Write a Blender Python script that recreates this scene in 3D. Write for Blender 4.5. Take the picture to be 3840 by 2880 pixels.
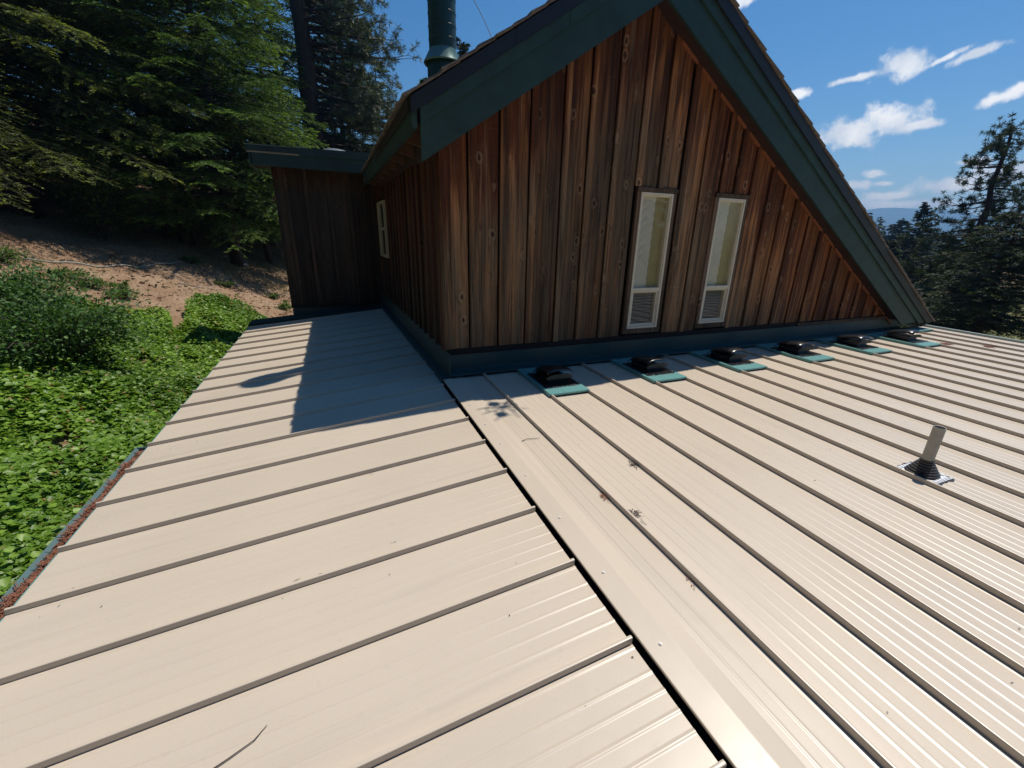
import bpy, math, random
import numpy as np
from mathutils import Vector, Matrix
R_ = math.radians
for o in list(bpy.data.objects): bpy.data.objects.remove(o)
scene = bpy.context.scene
coll = scene.collection

# ------------------------------------------------------------------ camera
CAM = np.array([-0.5431, -4.3021, 1.4313])
F_PX, YAW, PITCH, ROLL = 1589.0, 0.3911, -0.3387, 0.0215
cy, sy, cp, sp = math.cos(YAW), math.sin(YAW), math.cos(PITCH), math.sin(PITCH)
FWD = np.array([sy*cp, cy*cp, sp]); r0 = np.array([cy, -sy, 0.0]); u0 = np.cross(r0, FWD)
RGT = math.cos(ROLL)*r0 + math.sin(ROLL)*u0
UPV = -math.sin(ROLL)*r0 + math.cos(ROLL)*u0
cam_d = bpy.data.cameras.new('camera'); cam = bpy.data.objects.new('camera', cam_d); coll.objects.link(cam)
cam_d.sensor_width = 36.0; cam_d.lens = F_PX/3840*36; cam_d.clip_start = 0.05; cam_d.clip_end = 20000
M = Matrix(((RGT[0], UPV[0], -FWD[0], CAM[0]), (RGT[1], UPV[1], -FWD[1], CAM[1]), (RGT[2], UPV[2], -FWD[2], CAM[2]), (0, 0, 0, 1)))
cam.matrix_world = M
scene.camera = cam

def ray(u, v):
    d = RGT*(u-1920)/F_PX - UPV*(v-1440)/F_PX + FWD
    return d/np.linalg.norm(d)

# ------------------------------------------------------------------ sky, sun, exposure
SUN = np.array([0.431, 0.155, 1.0]); SUN /= np.linalg.norm(SUN)
world = bpy.data.worlds.new('World'); scene.world = world; world.use_nodes = True
SKY_STRENGTH = 0.05
SUN_STRENGTH = 4.6
EXPOSURE = 0.0
def build_world():
    nt = world.node_tree; nt.nodes.clear(); N = nt.nodes.new; L = nt.links.new
    out = N('ShaderNodeOutputWorld'); bg = N('ShaderNodeBackground')
    sky = N('ShaderNodeTexSky'); sky.sky_type = 'NISHITA'; sky.sun_disc = False
    sky.sun_elevation = math.asin(SUN[2]); sky.sun_rotation = math.atan2(SUN[0], SUN[1])
    sky.altitude = 700; sky.air_density = 1.0; sky.dust_density = 0.4; sky.ozone_density = 1.6
    tc = N('ShaderNodeTexCoord')
    nrm = N('ShaderNodeVectorMath'); nrm.operation = 'NORMALIZE'; L(tc.outputs['Generated'], nrm.inputs[0])
    # cumulus scraps: centre pixel bearing, half sizes, tilt
    clouds = [(3393,238,92,54,8),(3225,289,90,16,16),(3535,224,66,14,32),(3662,200,84,20,26),(3215,486,185,66,13),(3315,448,90,60,10),(3445,469,72,22,12),(2988,356,50,22,12),(3800,345,95,26,28),
      (2791,6,60,24,20),(3648,608,70,17,4),(3278,651,42,20,0),(3215,692,60,20,0),(3310,689,48,13,0),(3330,735,95,22,2),(3560,692,130,42,6),(3430,765,190,22,2),(3230,762,80,22,0),(3760,640,90,44,0)]
    noise = N('ShaderNodeTexNoise'); noise.inputs['Scale'].default_value = 34; noise.inputs['Detail'].default_value = 9; noise.inputs['Roughness'].default_value = 0.6
    L(nrm.outputs[0], noise.inputs['Vector'])
    last = None
    for (u, v, hw, hh, tilt) in clouds:
        c = ray(u, v); t = R_(tilt)
        rr = RGT - c*np.dot(RGT, c); rr /= np.linalg.norm(rr); uu = np.cross(rr, -c); uu /= np.linalg.norm(uu)
        if uu[2] < 0: uu = -uu
        ax = rr*math.cos(t)+uu*math.sin(t); ay = -rr*math.sin(t)+uu*math.cos(t)
        ang = 1/(F_PX*1.35)
        a = N('ShaderNodeVectorMath'); a.operation = 'DOT_PRODUCT'; a.inputs[1].default_value = Vector(ax/(hw*ang))
        b = N('ShaderNodeVectorMath'); b.operation = 'DOT_PRODUCT'; b.inputs[1].default_value = Vector(ay/(hh*ang*0.86))
        L(nrm.outputs[0], a.inputs[0]); L(nrm.outputs[0], b.inputs[0])
        cx = N('ShaderNodeCombineXYZ'); L(a.outputs['Value'], cx.inputs[0]); L(b.outputs['Value'], cx.inputs[1])
        ln = N('ShaderNodeVectorMath'); ln.operation = 'LENGTH'; L(cx.outputs[0], ln.inputs[0])
        sb = N('ShaderNodeMath'); sb.operation = 'SUBTRACT'; sb.inputs[0].default_value = 1.0; L(ln.outputs['Value'], sb.inputs[1])
        if last is None: last = sb
        else:
            mx = N('ShaderNodeMath'); mx.operation = 'SMOOTH_MAX'; mx.inputs[2].default_value = 0.25
            L(last.outputs[0], mx.inputs[0]); L(sb.outputs[0], mx.inputs[1]); last = mx
    na = N('ShaderNodeMath'); na.operation = 'MULTIPLY_ADD'; na.inputs[1].default_value = 2.5; na.inputs[2].default_value = -1.22
    L(noise.outputs['Fac'], na.inputs[0])
    ad = N('ShaderNodeMath'); ad.operation = 'ADD'; L(last.outputs[0], ad.inputs[0]); L(na.outputs[0], ad.inputs[1])
    mr = N('ShaderNodeMapRange'); mr.interpolation_type = 'SMOOTHSTEP'
    mr.inputs['From Min'].default_value = -0.02; mr.inputs['From Max'].default_value = 0.75; L(ad.outputs[0], mr.inputs['Value'])
    ccol = N('ShaderNodeMix'); ccol.data_type = 'RGBA'
    n2 = N('ShaderNodeTexNoise'); n2.inputs['Scale'].default_value = 18; n2.inputs['Detail'].default_value = 5
    L(nrm.outputs[0], n2.inputs['Vector'])
    m2 = N('ShaderNodeMapRange'); m2.inputs['From Min'].default_value = 0.35; m2.inputs['From Max'].default_value = 0.62; L(n2.outputs['Fac'], m2.inputs['Value'])
    ccol.inputs['A'].default_value = (0.72/SKY_STRENGTH, 0.78/SKY_STRENGTH, 0.86/SKY_STRENGTH, 1); ccol.inputs['B'].default_value = (1.15/SKY_STRENGTH, 1.15/SKY_STRENGTH, 1.15/SKY_STRENGTH, 1)
    L(m2.outputs[0], ccol.inputs['Factor'])
    mixc = N('ShaderNodeMix'); mixc.data_type = 'RGBA'
    hsv = N('ShaderNodeHueSaturation'); hsv.inputs['Saturation'].default_value = 1.4; hsv.inputs['Value'].default_value = 1.92; L(sky.outputs[0], hsv.inputs['Color'])
    L(mr.outputs[0], mixc.inputs['Factor']); L(hsv.outputs[0], mixc.inputs['A']); L(ccol.outputs['Result'], mixc.inputs['B'])
    L(mixc.outputs['Result'], bg.inputs['Color']); bg.inputs['Strength'].default_value = SKY_STRENGTH
    L(bg.outputs[0], out.inputs['Surface'])
build_world()
sun_d = bpy.data.lights.new('sun', 'SUN'); sun = bpy.data.objects.new('sun', sun_d); coll.objects.link(sun)
sun_d.energy = SUN_STRENGTH; sun_d.angle = R_(0.53); sun_d.color = (1.0, 0.95, 0.87)
sun.rotation_euler = Vector(SUN).to_track_quat('Z', 'Y').to_euler(); sun.location = (20, 8, 45)
scene.view_settings.view_transform = 'Standard'; scene.view_settings.look = 'None'
scene.view_settings.exposure = EXPOSURE; scene.view_settings.gamma = 1.0
scene.render.engine = 'CYCLES'
scene.render.resolution_x = 1024; scene.render.resolution_y = 768
scene.cycles.max_bounces = 4; scene.cycles.diffuse_bounces = 3; scene.cycles.glossy_bounces = 2
scene.cycles.transparent_max_bounces = 8; scene.cycles.volume_bounces = 0
world.cycles.sampling_method = 'MANUAL'; world.cycles.sample_map_resolution = 256

# ------------------------------------------------------------------ helpers
WL = {}                                                     # world location of each object
def wloc(o): return WL.get(o.name, np.zeros(3)) if o is not None else np.zeros(3)
def tag(o, label=None, cat=None, group=None, kind=None):
    if label: o['label'] = label
    if cat: o['category'] = cat
    if group: o['group'] = group
    if kind: o['kind'] = kind
    return o
def thing(name, loc, label, cat, group=None):
    o = bpy.data.objects.new(name, None); coll.objects.link(o); o.location = loc
    o.empty_display_size = 0.2; WL[o.name] = np.array(loc, float)
    return tag(o, label, cat, group)
def part_empty(name, loc, parent):
    o = bpy.data.objects.new(name, None); coll.objects.link(o); o.parent = parent
    o.location = np.array(loc, float) - wloc(parent); o.empty_display_size = 0.1; WL[o.name] = np.array(loc, float)
    return o
def link_mesh(name, me, loc, parent=None, rot=None):
    o = bpy.data.objects.new(name, me); coll.objects.link(o)
    if parent is not None: o.parent = parent
    o.location = np.array(loc, float) - wloc(parent)
    if rot is not None: o.rotation_euler = rot
    WL[o.name] = np.array(loc, float)
    return o
def new_mesh(name, V, Fc, mat, smooth=False, sharp=None):
    me = bpy.data.meshes.new(name); me.from_pydata([tuple(map(float, v)) for v in V], [], Fc); me.update()
    if mat is not None: me.materials.append(mat)
    if smooth:
        me.polygons.foreach_set('use_smooth', [True]*len(me.polygons))
        if sharp: me.set_sharp_from_angle(angle=R_(sharp))
    return me
def mk(name, V, Fc, mat, parent=None, smooth=False, sharp=None, origin=None):
    V = np.asarray(V, float)
    org = np.array(origin, float) if origin is not None else np.array([V[:,0].mean(), V[:,1].mean(), V[:,2].min()])
    return link_mesh(name, new_mesh(name, V-org, Fc, mat, smooth, sharp), org, parent)
class B:
    """collects shapes for ONE mesh"""
    def __init__(s): s.v = []; s.f = []
    def add(s, V, Fc):
        n = len(s.v); s.v += [tuple(map(float, p)) for p in V]; s.f += [tuple(n+i for i in q) for q in Fc]; return s
    def box(s, a, b):
        x0, y0, z0 = a; x1, y1, z1 = b
        V = [(x0,y0,z0),(x1,y0,z0),(x1,y1,z0),(x0,y1,z0),(x0,y0,z1),(x1,y0,z1),(x1,y1,z1),(x0,y1,z1)]
        return s.add(V, [(0,3,2,1),(4,5,6,7),(0,1,5,4),(1,2,6,5),(2,3,7,6),(3,0,4,7)])
    def prism(s, poly, axis, a, b):
        """poly of 2-D points in the two other axes, extruded on axis from a to b"""
        n = len(poly)
        def P(p, t):
            return {'x': (t, p[0], p[1]), 'y': (p[0], t, p[1]), 'z': (p[0], p[1], t)}[axis]
        V = [P(p, a) for p in poly] + [P(p, b) for p in poly]
        Fc = [tuple(range(n))[::-1], tuple(range(n, 2*n))] + [(i, (i+1) % n, n+(i+1) % n, n+i) for i in range(n)]
        return s.add(V, Fc)
    def tube(s, pts, rad, n=8, cap=True):
        pts = np.asarray(pts, float); k = len(pts)
        rad = np.broadcast_to(np.asarray(rad, float), (k,))
        t = np.gradient(pts, axis=0) if k > 1 else np.array([[0, 0, 1.]])
        V = []
        for i in range(k):
            d = t[i]/(np.linalg.norm(t[i])+1e-9)
            h = np.array([0, 0, 1.]) if abs(d[2]) < 0.9 else np.array([1., 0, 0])
            a = np.cross(d, h); a /= np.linalg.norm(a); b = np.cross(d, a)
            for j in range(n):
                w = 2*math.pi*j/n; V.append(pts[i]+rad[i]*(math.cos(w)*a+math.sin(w)*b))
        Fc = [(i*n+j, i*n+(j+1) % n, (i+1)*n+(j+1) % n, (i+1)*n+j) for i in range(k-1) for j in range(n)]
        if cap: Fc += [tuple(range(n))[::-1], tuple((k-1)*n+j for j in range(n))]
        return s.add(V, Fc)
    def lathe(s, prof, c, n=24, closed=False):
        k = len(prof); V = []
        for (r, z) in prof:
            for j in range(n):
                w = 2*math.pi*j/n; V.append((c[0]+r*math.cos(w), c[1]+r*math.sin(w), c[2]+z))
        Fc = [(i*n+j, i*n+(j+1) % n, (i+1)*n+(j+1) % n, (i+1)*n+j) for i in range(k-1) for j in range(n)]
        return s.add(V, Fc)
    def build(s, name, mat, parent=None, smooth=False, sharp=None, origin=None):
        return mk(name, s.v, s.f, mat, parent, smooth, sharp, origin)
def box(name, a, b, mat, parent=None): return B().box(a, b).build(name, mat, parent)
def bevel(o, w, seg=2):
    m = o.modifiers.new('bevel', 'BEVEL'); m.width = w; m.segments = seg; m.limit_method = 'ANGLE'; return o

# ------------------------------------------------------------------ materials
def mat_new(name):
    m = bpy.data.materials.new(name); m.use_nodes = True
    nt = m.node_tree; bs = nt.nodes['Principled BSDF']
    return m, nt, bs
def simple(name, col, rough=0.6, metal=0.0, nscale=0, namp=0.15, bump=0.0, bscale=40, spec=0.5):
    m, nt, bs = mat_new(name)
    bs.inputs['Base Color'].default_value = (*col, 1); bs.inputs['Roughness'].default_value = rough; bs.inputs['Metallic'].default_value = metal
    bs.inputs['Specular IOR Level'].default_value = spec
    N = nt.nodes.new; L = nt.links.new
    geo = N('ShaderNodeNewGeometry')
    if nscale:
        n = N('ShaderNodeTexNoise'); n.inputs['Scale'].default_value = nscale; n.inputs['Detail'].default_value = 6
        L(geo.outputs['Position'], n.inputs['Vector'])
        mr = N('ShaderNodeMapRange'); mr.inputs['From Min'].default_value = 0.25; mr.inputs['From Max'].default_value = 0.75
        mr.inputs['To Min'].default_value = 1-namp; mr.inputs['To Max'].default_value = 1+namp; L(n.outputs['Fac'], mr.inputs['Value'])
        vm = N('ShaderNodeVectorMath'); vm.operation = 'SCALE'; vm.inputs[0].default_value = col; L(mr.outputs[0], vm.inputs['Scale'])
        L(vm.outputs[0], bs.inputs['Base Color'])
    if bump:
        n = N('ShaderNodeTexNoise'); n.inputs['Scale'].default_value = bscale; n.inputs['Detail'].default_value = 5
        L(geo.outputs['Position'], n.inputs['Vector'])
        bp = N('ShaderNodeBump'); bp.inputs['Strength'].default_value = bump; bp.inputs['Distance'].default_value = 0.01
        L(n.outputs['Fac'], bp.inputs['Height']); L(bp.outputs[0], bs.inputs['Normal'])
    return m
def metal_paint(name, col, rough=0.36, run=((16, 0.7),)):
    m, nt, bs = mat_new(name); N = nt.nodes.new; L = nt.links.new
    geo = N('ShaderNodeNewGeometry'); oi = N('ShaderNodeObjectInfo')
    bs.inputs['Specular IOR Level'].default_value = 0.5
    n1 = N('ShaderNodeTexNoise'); n1.inputs['Scale'].default_value = 1.3; n1.inputs['Detail'].default_value = 7; L(geo.outputs['Position'], n1.inputs['Vector'])
    n2 = N('ShaderNodeTexNoise'); n2.inputs['Scale'].default_value = 420; n2.inputs['Detail'].default_value = 2; L(geo.outputs['Position'], n2.inputs['Vector'])
    n3 = N('ShaderNodeTexNoise'); n3.inputs['Scale'].default_value = 14; n3.inputs['Detail'].default_value = 8; n3.inputs['Roughness'].default_value = 0.7; L(geo.outputs['Position'], n3.inputs['Vector'])
    # dust and faint blotches
    mr = N('ShaderNodeMapRange'); mr.inputs['To Min'].default_value = 0.94; mr.inputs['To Max'].default_value = 1.06; L(n1.outputs['Fac'], mr.inputs['Value'])
    mr2 = N('ShaderNodeMapRange'); mr2.inputs['From Min'].default_value = 0.3; mr2.inputs['From Max'].default_value = 0.7; mr2.inputs['To Min'].default_value = 0.955; mr2.inputs['To Max'].default_value = 1.045; L(n2.outputs['Fac'], mr2.inputs['Value'])
    mr4 = N('ShaderNodeMapRange'); mr4.inputs['From Min'].default_value = 0.62; mr4.inputs['From Max'].default_value = 0.8; mr4.inputs['To Min'].default_value = 1; mr4.inputs['To Max'].default_value = 0.86; L(n3.outputs['Fac'], mr4.inputs['Value'])
    mro = N('ShaderNodeMapRange'); mro.inputs['To Min'].default_value = 0.97; mro.inputs['To Max'].default_value = 1.03; L(oi.outputs['Random'], mro.inputs['Value'])
    a = N('ShaderNodeMath'); a.operation = 'MULTIPLY'; L(mr.outputs[0], a.inputs[0]); L(mr2.outputs[0], a.inputs[1])
    b = N('ShaderNodeMath'); b.operation = 'MULTIPLY'; L(a.outputs[0], b.inputs[0]); L(mr4.outputs[0], b.inputs[1])
    c = N('ShaderNodeMath'); c.operation = 'MULTIPLY'; L(b.outputs[0], c.inputs[0]); L(mro.outputs[0], c.inputs[1])
    vm = N('ShaderNodeVectorMath'); vm.operation = 'SCALE'; vm.inputs[0].default_value = col; L(c.outputs[0], vm.inputs['Scale'])
    L(vm.outputs[0], bs.inputs['Base Color'])
    mr3 = N('ShaderNodeMapRange'); mr3.inputs['To Min'].default_value = rough-0.06; mr3.inputs['To Max'].default_value = rough+0.12; L(n3.outputs['Fac'], mr3.inputs['Value'])
    L(mr3.outputs[0], bs.inputs['Roughness'])
    sx = N('ShaderNodeSeparateXYZ'); L(geo.outputs['Position'], sx.inputs[0])
    for kx, ky in run:
        cb = N('ShaderNodeVectorMath'); cb.operation = 'MULTIPLY'; cb.inputs[1].default_value = (kx, ky, 1); L(geo.outputs['Position'], cb.inputs[0])
        ns = N('ShaderNodeTexNoise'); ns.inputs['Scale'].default_value = 1; ns.inputs['Detail'].default_value = 5; L(cb.outputs[0], ns.inputs['Vector'])
        ms = N('ShaderNodeMapRange'); ms.inputs['From Min'].default_value = 0.55; ms.inputs['From Max'].default_value = 0.8; ms.inputs['To Min'].default_value = 1; ms.inputs['To Max'].default_value = 0.9; L(ns.outputs['Fac'], ms.inputs['Value'])
        mm = N('ShaderNodeMath'); mm.operation = 'MULTIPLY'; L(c.outputs[0], mm.inputs[0]); L(ms.outputs[0], mm.inputs[1]); c = mm
        L(c.outputs[0], vm.inputs['Scale'])
    # oil canning: very shallow waves
    nb = N('ShaderNodeTexNoise'); nb.inputs['Scale'].default_value = 3.0; nb.inputs['Detail'].default_value = 2; L(geo.outputs['Position'], nb.inputs['Vector'])
    bp = N('ShaderNodeBump'); bp.inputs['Strength'].default_value = 0.4; bp.inputs['Distance'].default_value = 0.006; L(nb.outputs['Fac'], bp.inputs['Height'])
    bp2 = N('ShaderNodeBump'); bp2.inputs['Strength'].default_value = 0.06; bp2.inputs['Distance'].default_value = 0.001; L(n2.outputs['Fac'], bp2.inputs['Height']); L(bp.outputs[0], bp2.inputs['Normal'])
    L(bp2.outputs[0], bs.inputs['Normal'])
    return m
def wood(name, grey, warm, orange, mode, gain=1.0):
    """weathered upright boards; mode says how far below the eaves a point lies (wood under the eaves keeps its stain)"""
    m, nt, bs = mat_new(name); N = nt.nodes.new; L = nt.links.new
    geo = N('ShaderNodeNewGeometry'); oi = N('ShaderNodeObjectInfo')
    sx = N('ShaderNodeSeparateXYZ'); L(geo.outputs['Position'], sx.inputs[0])
    def mth(op, a, b=None, c=None):
        n = N('ShaderNodeMath'); n.operation = op
        for i, v in enumerate((a, b, c)):
            if v is None: continue
            if isinstance(v, (int, float)): n.inputs[i].default_value = v
            else: L(v, n.inputs[i])
        return n.outputs[0]
    rnd = mth('MULTIPLY', oi.outputs['Random'], 53.0)
    def coords(kx, ky, kz):
        cb = N('ShaderNodeCombineXYZ')
        L(mth('MULTIPLY_ADD', sx.outputs[0], kx, rnd), cb.inputs[0]); L(mth('MULTIPLY_ADD', sx.outputs[1], ky, rnd), cb.inputs[1]); L(mth('MULTIPLY_ADD', sx.outputs[2], kz, rnd), cb.inputs[2])
        return cb.outputs[0]
    def noise(v, det=6, rough=0.6, dist=0.0):
        n = N('ShaderNodeTexNoise'); n.inputs['Scale'].default_value = 1; n.inputs['Detail'].default_value = det; n.inputs['Roughness'].default_value = rough
        n.inputs['Distortion'].default_value = dist; L(v, n.inputs['Vector']); return n.outputs['Fac']
    def rng(v, a, b, lo=0.0, hi=1.0, smooth=True):
        n = N('ShaderNodeMapRange'); n.interpolation_type = 'SMOOTHSTEP' if smooth else 'LINEAR'
        n.inputs['From Min'].default_value = a; n.inputs['From Max'].default_value = b; n.inputs['To Min'].default_value = lo; n.inputs['To Max'].default_value = hi
        L(v, n.inputs['Value']); return n.outputs[0]
    def mix(f, a, b, mode='MIX'):
        n = N('ShaderNodeMix'); n.data_type = 'RGBA'; n.blend_type = mode
        if isinstance(f, float): n.inputs['Factor'].default_value = f
        else: L(f, n.inputs['Factor'])
        for k, v in (('A', a), ('B', b)):
            if isinstance(v, tuple): n.inputs[k].default_value = (*v, 1)
            else: L(v, n.inputs[k])
        return n.outputs['Result']
    # knots: sparse stretched cells, with the grain bent round them
    vor = N('ShaderNodeTexVoronoi'); vor.inputs['Scale'].default_value = 1; vor.inputs['Randomness'].default_value = 1
    kn = N('ShaderNodeTexNoise'); kn.inputs['Scale'].default_value = 1; kn.inputs['Detail'].default_value = 3; L(coords(30, 30, 22), kn.inputs['Vector'])
    ko = N('ShaderNodeVectorMath'); ko.operation = 'MULTIPLY_ADD'; L(kn.outputs['Color'], ko.inputs[0]); ko.inputs[1].default_value = (0.22, 0.22, 0.22); L(coords(7.5, 7.5, 4.6), ko.inputs[2]); L(ko.outputs[0], vor.inputs['Vector'])
    kd = vor.outputs['Distance']
    sel = N('ShaderNodeSeparateColor'); L(vor.outputs['Color'], sel.inputs[0])
    ksel = rng(sel.outputs[0], 0.74, 0.76)
    knot = mth('MULTIPLY', rng(kd, 0.17, 0.06), ksel)
    ring = mth('MULTIPLY', mth('MULTIPLY', rng(kd, 0.30, 0.20), rng(kd, 0.13, 0.18)), ksel)
    bend = mth('MULTIPLY', mth('MULTIPLY', rng(kd, 0.55, 0.1), ksel), 1.6)
    gc = N('ShaderNodeVectorMath'); gc.operation = 'ADD'; L(coords(46, 46, 1.1), gc.inputs[0])
    bv = N('ShaderNodeCombineXYZ'); L(bend, bv.inputs[0]); L(bend, bv.inputs[1]); L(bv.outputs[0], gc.inputs[1])
    grain = noise(gc.outputs[0], 8, 0.68, 0.3)
    gc2 = N('ShaderNodeVectorMath'); gc2.operation = 'ADD'; L(coords(190, 190, 3.0), gc2.inputs[0]); L(bv.outputs[0], gc2.inputs[1])
    fine = noise(gc2.outputs[0], 4, 0.6)
    streak = noise(coords(9, 9, 0.55), 5, 0.6, 0.4)
    blot = noise(coords(2.3, 2.3, 0.8), 4, 0.6)
    crack = noise(coords(75, 75, 0.8), 3, 0.5)
    saw = noise(coords(3, 3, 60), 3, 0.6)
    X, Z = sx.outputs[0], sx.outputs[2]
    if mode == 'gable':
        lo = mth('MULTIPLY_ADD', mth('SUBTRACT', X, 0.262), 0.654, 2.01); hi = mth('MULTIPLY_ADD', mth('SUBTRACT', X, 2.667), -0.618, 3.585)
        below = mth('SUBTRACT', mth('MINIMUM', lo, hi), Z)
        reach = mth('MULTIPLY_ADD', rng(X, 2.2, 6.0), 1.0, 0.85)
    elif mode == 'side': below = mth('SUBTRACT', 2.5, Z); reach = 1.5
    else: below = mth('SUBTRACT', 2.5, Z); reach = 0.35
    prot = mth('SUBTRACT', 1.0, mth('DIVIDE', mth('ADD', below, mth('MULTIPLY', mth('SUBTRACT', streak, 0.5), 1.7)), reach if not isinstance(reach, float) else reach))
    prot = rng(prot, -0.35, 0.75)
    base = mix(rng(blot, 0.35, 0.65), grey, tuple(v*0.78 for v in grey))
    base = mix(mth('MULTIPLY', rng(streak, 0.42, 0.66), 0.85), base, tuple(0.55*a+0.45*b for a, b in zip(grey, orange)))
    wcol = mix(rng(streak, 0.42, 0.66), warm, orange)
    col = mix(prot, base, wcol)
    col = mix(mth('MULTIPLY', rng(prot, 0.72, 1.0), 0.55), col, tuple(v*0.42 for v in warm))
    col = mix(mth('MULTIPLY', rng(grain, 0.54, 0.32), 0.82), col, (0.022, 0.016, 0.011))
    band = noise(coords(22, 22, 0.9), 4, 0.6, 0.6)
    col = mix(mth('MULTIPLY', rng(band, 0.50, 0.36), 0.55), col, (0.030, 0.020, 0.013))
    col = mix(mth('MULTIPLY', rng(band, 0.56, 0.72), 0.45), col, tuple(min(1, v*1.7) for v in grey))
    col = mix(mth('MULTIPLY', rng(grain, 0.55, 0.75), 0.35), col, tuple(min(1, v*2.1) for v in grey))
    col = mix(mth('MULTIPLY', rng(fine, 0.5, 0.3), 0.35), col, (0.02, 0.014, 0.01))
    col = mix(mth('MULTIPLY', rng(saw, 0.6, 0.75), 0.07), col, tuple(min(1, v*2.0) for v in orange))
    col = mix(mth('MULTIPLY', rng(crack, 0.34, 0.28), 0.85), col, (0.008, 0.006, 0.005))
    col = mix(mth('MULTIPLY', ring, 0.30), col, tuple(min(1, v*2.2) for v in grey))
    col = mix(mth('MULTIPLY', knot, 0.85), col, (0.015, 0.009, 0.006))
    vary = rng(oi.outputs['Random'], 0.0, 1.0, 0.62*gain, 1.42*gain, False)
    hs = N('ShaderNodeVectorMath'); hs.operation = 'SCALE'; L(col, hs.inputs[0]); L(vary, hs.inputs['Scale'])
    L(hs.outputs[0], bs.inputs['Base Color'])
    bs.inputs['Roughness'].default_value = 0.8; bs.inputs['Specular IOR Level'].default_value = 0.25
    hgt = mth('ADD', mth('MULTIPLY', grain, 0.7), mth('MULTIPLY', fine, 0.3)); hgt = mth('SUBTRACT', hgt, mth('MULTIPLY', rng(crack, 0.34, 0.28), 0.6))
    bp = N('ShaderNodeBump'); bp.inputs['Strength'].default_value = 0.55; bp.inputs['Distance'].default_value = 0.006; L(hgt, bp.inputs['Height']); L(bp.outputs[0], bs.inputs['Normal'])
    return m
def leaf_mat(name, dark, mid, tip, rough=0.55, trans=0.35, spec=0.3):
    """foliage: per-leaf 'tint' picks between old leaf, leaf and new growth"""
    m, nt, bs = mat_new(name); N = nt.nodes.new; L = nt.links.new
    at = N('ShaderNodeAttribute'); at.attribute_name = 'tint'
    cr = N('ShaderNodeValToRGB'); cr.color_ramp.elements[0].color = (*dark, 1); cr.color_ramp.elements[1].color = (*tip, 1)
    e = cr.color_ramp.elements.new(0.5); e.color = (*mid, 1)
    L(at.outputs['Fac'], cr.inputs['Fac'])
    L(cr.outputs[0], bs.inputs['Base Color']); bs.inputs['Roughness'].default_value = rough; bs.inputs['Specular IOR Level'].default_value = spec
    tr = N('ShaderNodeBsdfTranslucent'); mx = N('ShaderNodeMixShader'); mx.inputs[0].default_value = trans
    sc = N('ShaderNodeVectorMath'); sc.operation = 'MULTIPLY'; sc.inputs[1].default_value = (1.25, 1.35, 0.55); L(cr.outputs[0], sc.inputs[0]); L(sc.outputs[0], tr.inputs['Color'])
    out = nt.nodes['Material Output']
    L(bs.outputs[0], mx.inputs[1]); L(tr.outputs[0], mx.inputs[2]); L(mx.outputs[0], out.inputs['Surface'])
    return m
MT = {}
MT['panel'] = metal_paint('beige_metal_paint', (0.595, 0.502, 0.390), 0.32)
MT['panel_side'] = metal_paint('beige_metal_paint_side', (0.595, 0.502, 0.390), 0.32, ((0.7, 16),))
MT['trim'] = metal_paint('teal_metal_paint', (0.125, 0.31, 0.295), 0.35)
MT['flash'] = metal_paint('shaded_teal_metal_paint', (0.022, 0.062, 0.062), 0.4)  # teal of the vent pans, darkened to carry the shade along the walls
MT['fascia'] = simple('dark_green_fascia_paint', (0.014, 0.042, 0.035), 0.55, 0, 5, 0.38, 0.25, 50)
MT['navy'] = simple('navy_drip_edge', (0.009, 0.011, 0.016), 0.5, 0, 5, 0.15)
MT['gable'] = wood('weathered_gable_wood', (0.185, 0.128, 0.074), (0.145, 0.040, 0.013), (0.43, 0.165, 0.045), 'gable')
MT['side'] = wood('stained_shaded_side_wood', (0.060, 0.042, 0.030), (0.085, 0.024, 0.010), (0.14, 0.052, 0.020), 'side')  # stained wood, darkened further with the side wall's shadow in the colour
MT['shed'] = wood('shaded_shed_wood', (0.058, 0.045, 0.034), (0.085, 0.042, 0.021), (0.12, 0.06, 0.027), 'shed')  # same siding, darker because the shed front's shade is in the colour
MT['trimwood'] = wood('window_trim_wood', (0.15, 0.105, 0.070), (0.14, 0.07, 0.04), (0.22, 0.12, 0.06), 'shed', 0.95)
MT['core'] = simple('dark_building_paper', (0.012, 0.010, 0.009), 0.9)
MT['soffit'] = simple('red_brown_soffit', (0.032, 0.012, 0.007), 0.7, 0, 9, 0.3)
MT['rafter'] = simple('brown_rafter', (0.11, 0.055, 0.03), 0.7, 0, 12, 0.3)
MT['orangewood'] = simple('orange_soffit_edge', (0.24, 0.08, 0.028), 0.7, 0, 14, 0.25)
MT['shingle'] = simple('cedar_shake', (0.17, 0.14, 0.115), 0.85, 0, 22, 0.4, 0.6, 60)
MT['cream'] = simple('cream_vinyl', (0.66, 0.61, 0.47), 0.42, 0, 7, 0.06)
MT['dimcream'] = simple('darker_cream_vinyl', (0.40, 0.36, 0.23), 0.5)  # cream vinyl in a darker tone for the side window
MT['black'] = simple('black_vent_plastic', (0.012, 0.012, 0.014), 0.28, 0, 30, 0.3, spec=0.6)
MT['rubber'] = simple('black_rubber_boot', (0.012, 0.012, 0.015), 0.42, 0, 40, 0.3, spec=0.5)
MT['alu'] = simple('aluminium_flange', (0.74, 0.74, 0.74), 0.45, 0.55, 60, 0.12)
MT['pvc'] = simple('weathered_pipe', (0.36, 0.355, 0.31), 0.55, 0, 16, 0.2, 0.05, 90)
MT['tar'] = simple('sealant', (0.02, 0.02, 0.022), 0.4)
MT['tar_grey'] = simple('grey_sealant', (0.09, 0.1, 0.11), 0.5, 0, 60, 0.3)
MT['chimney'] = simple('green_flue_paint', (0.014, 0.046, 0.036), 0.4, 0, 9, 0.3, 0.05, 30)
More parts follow.
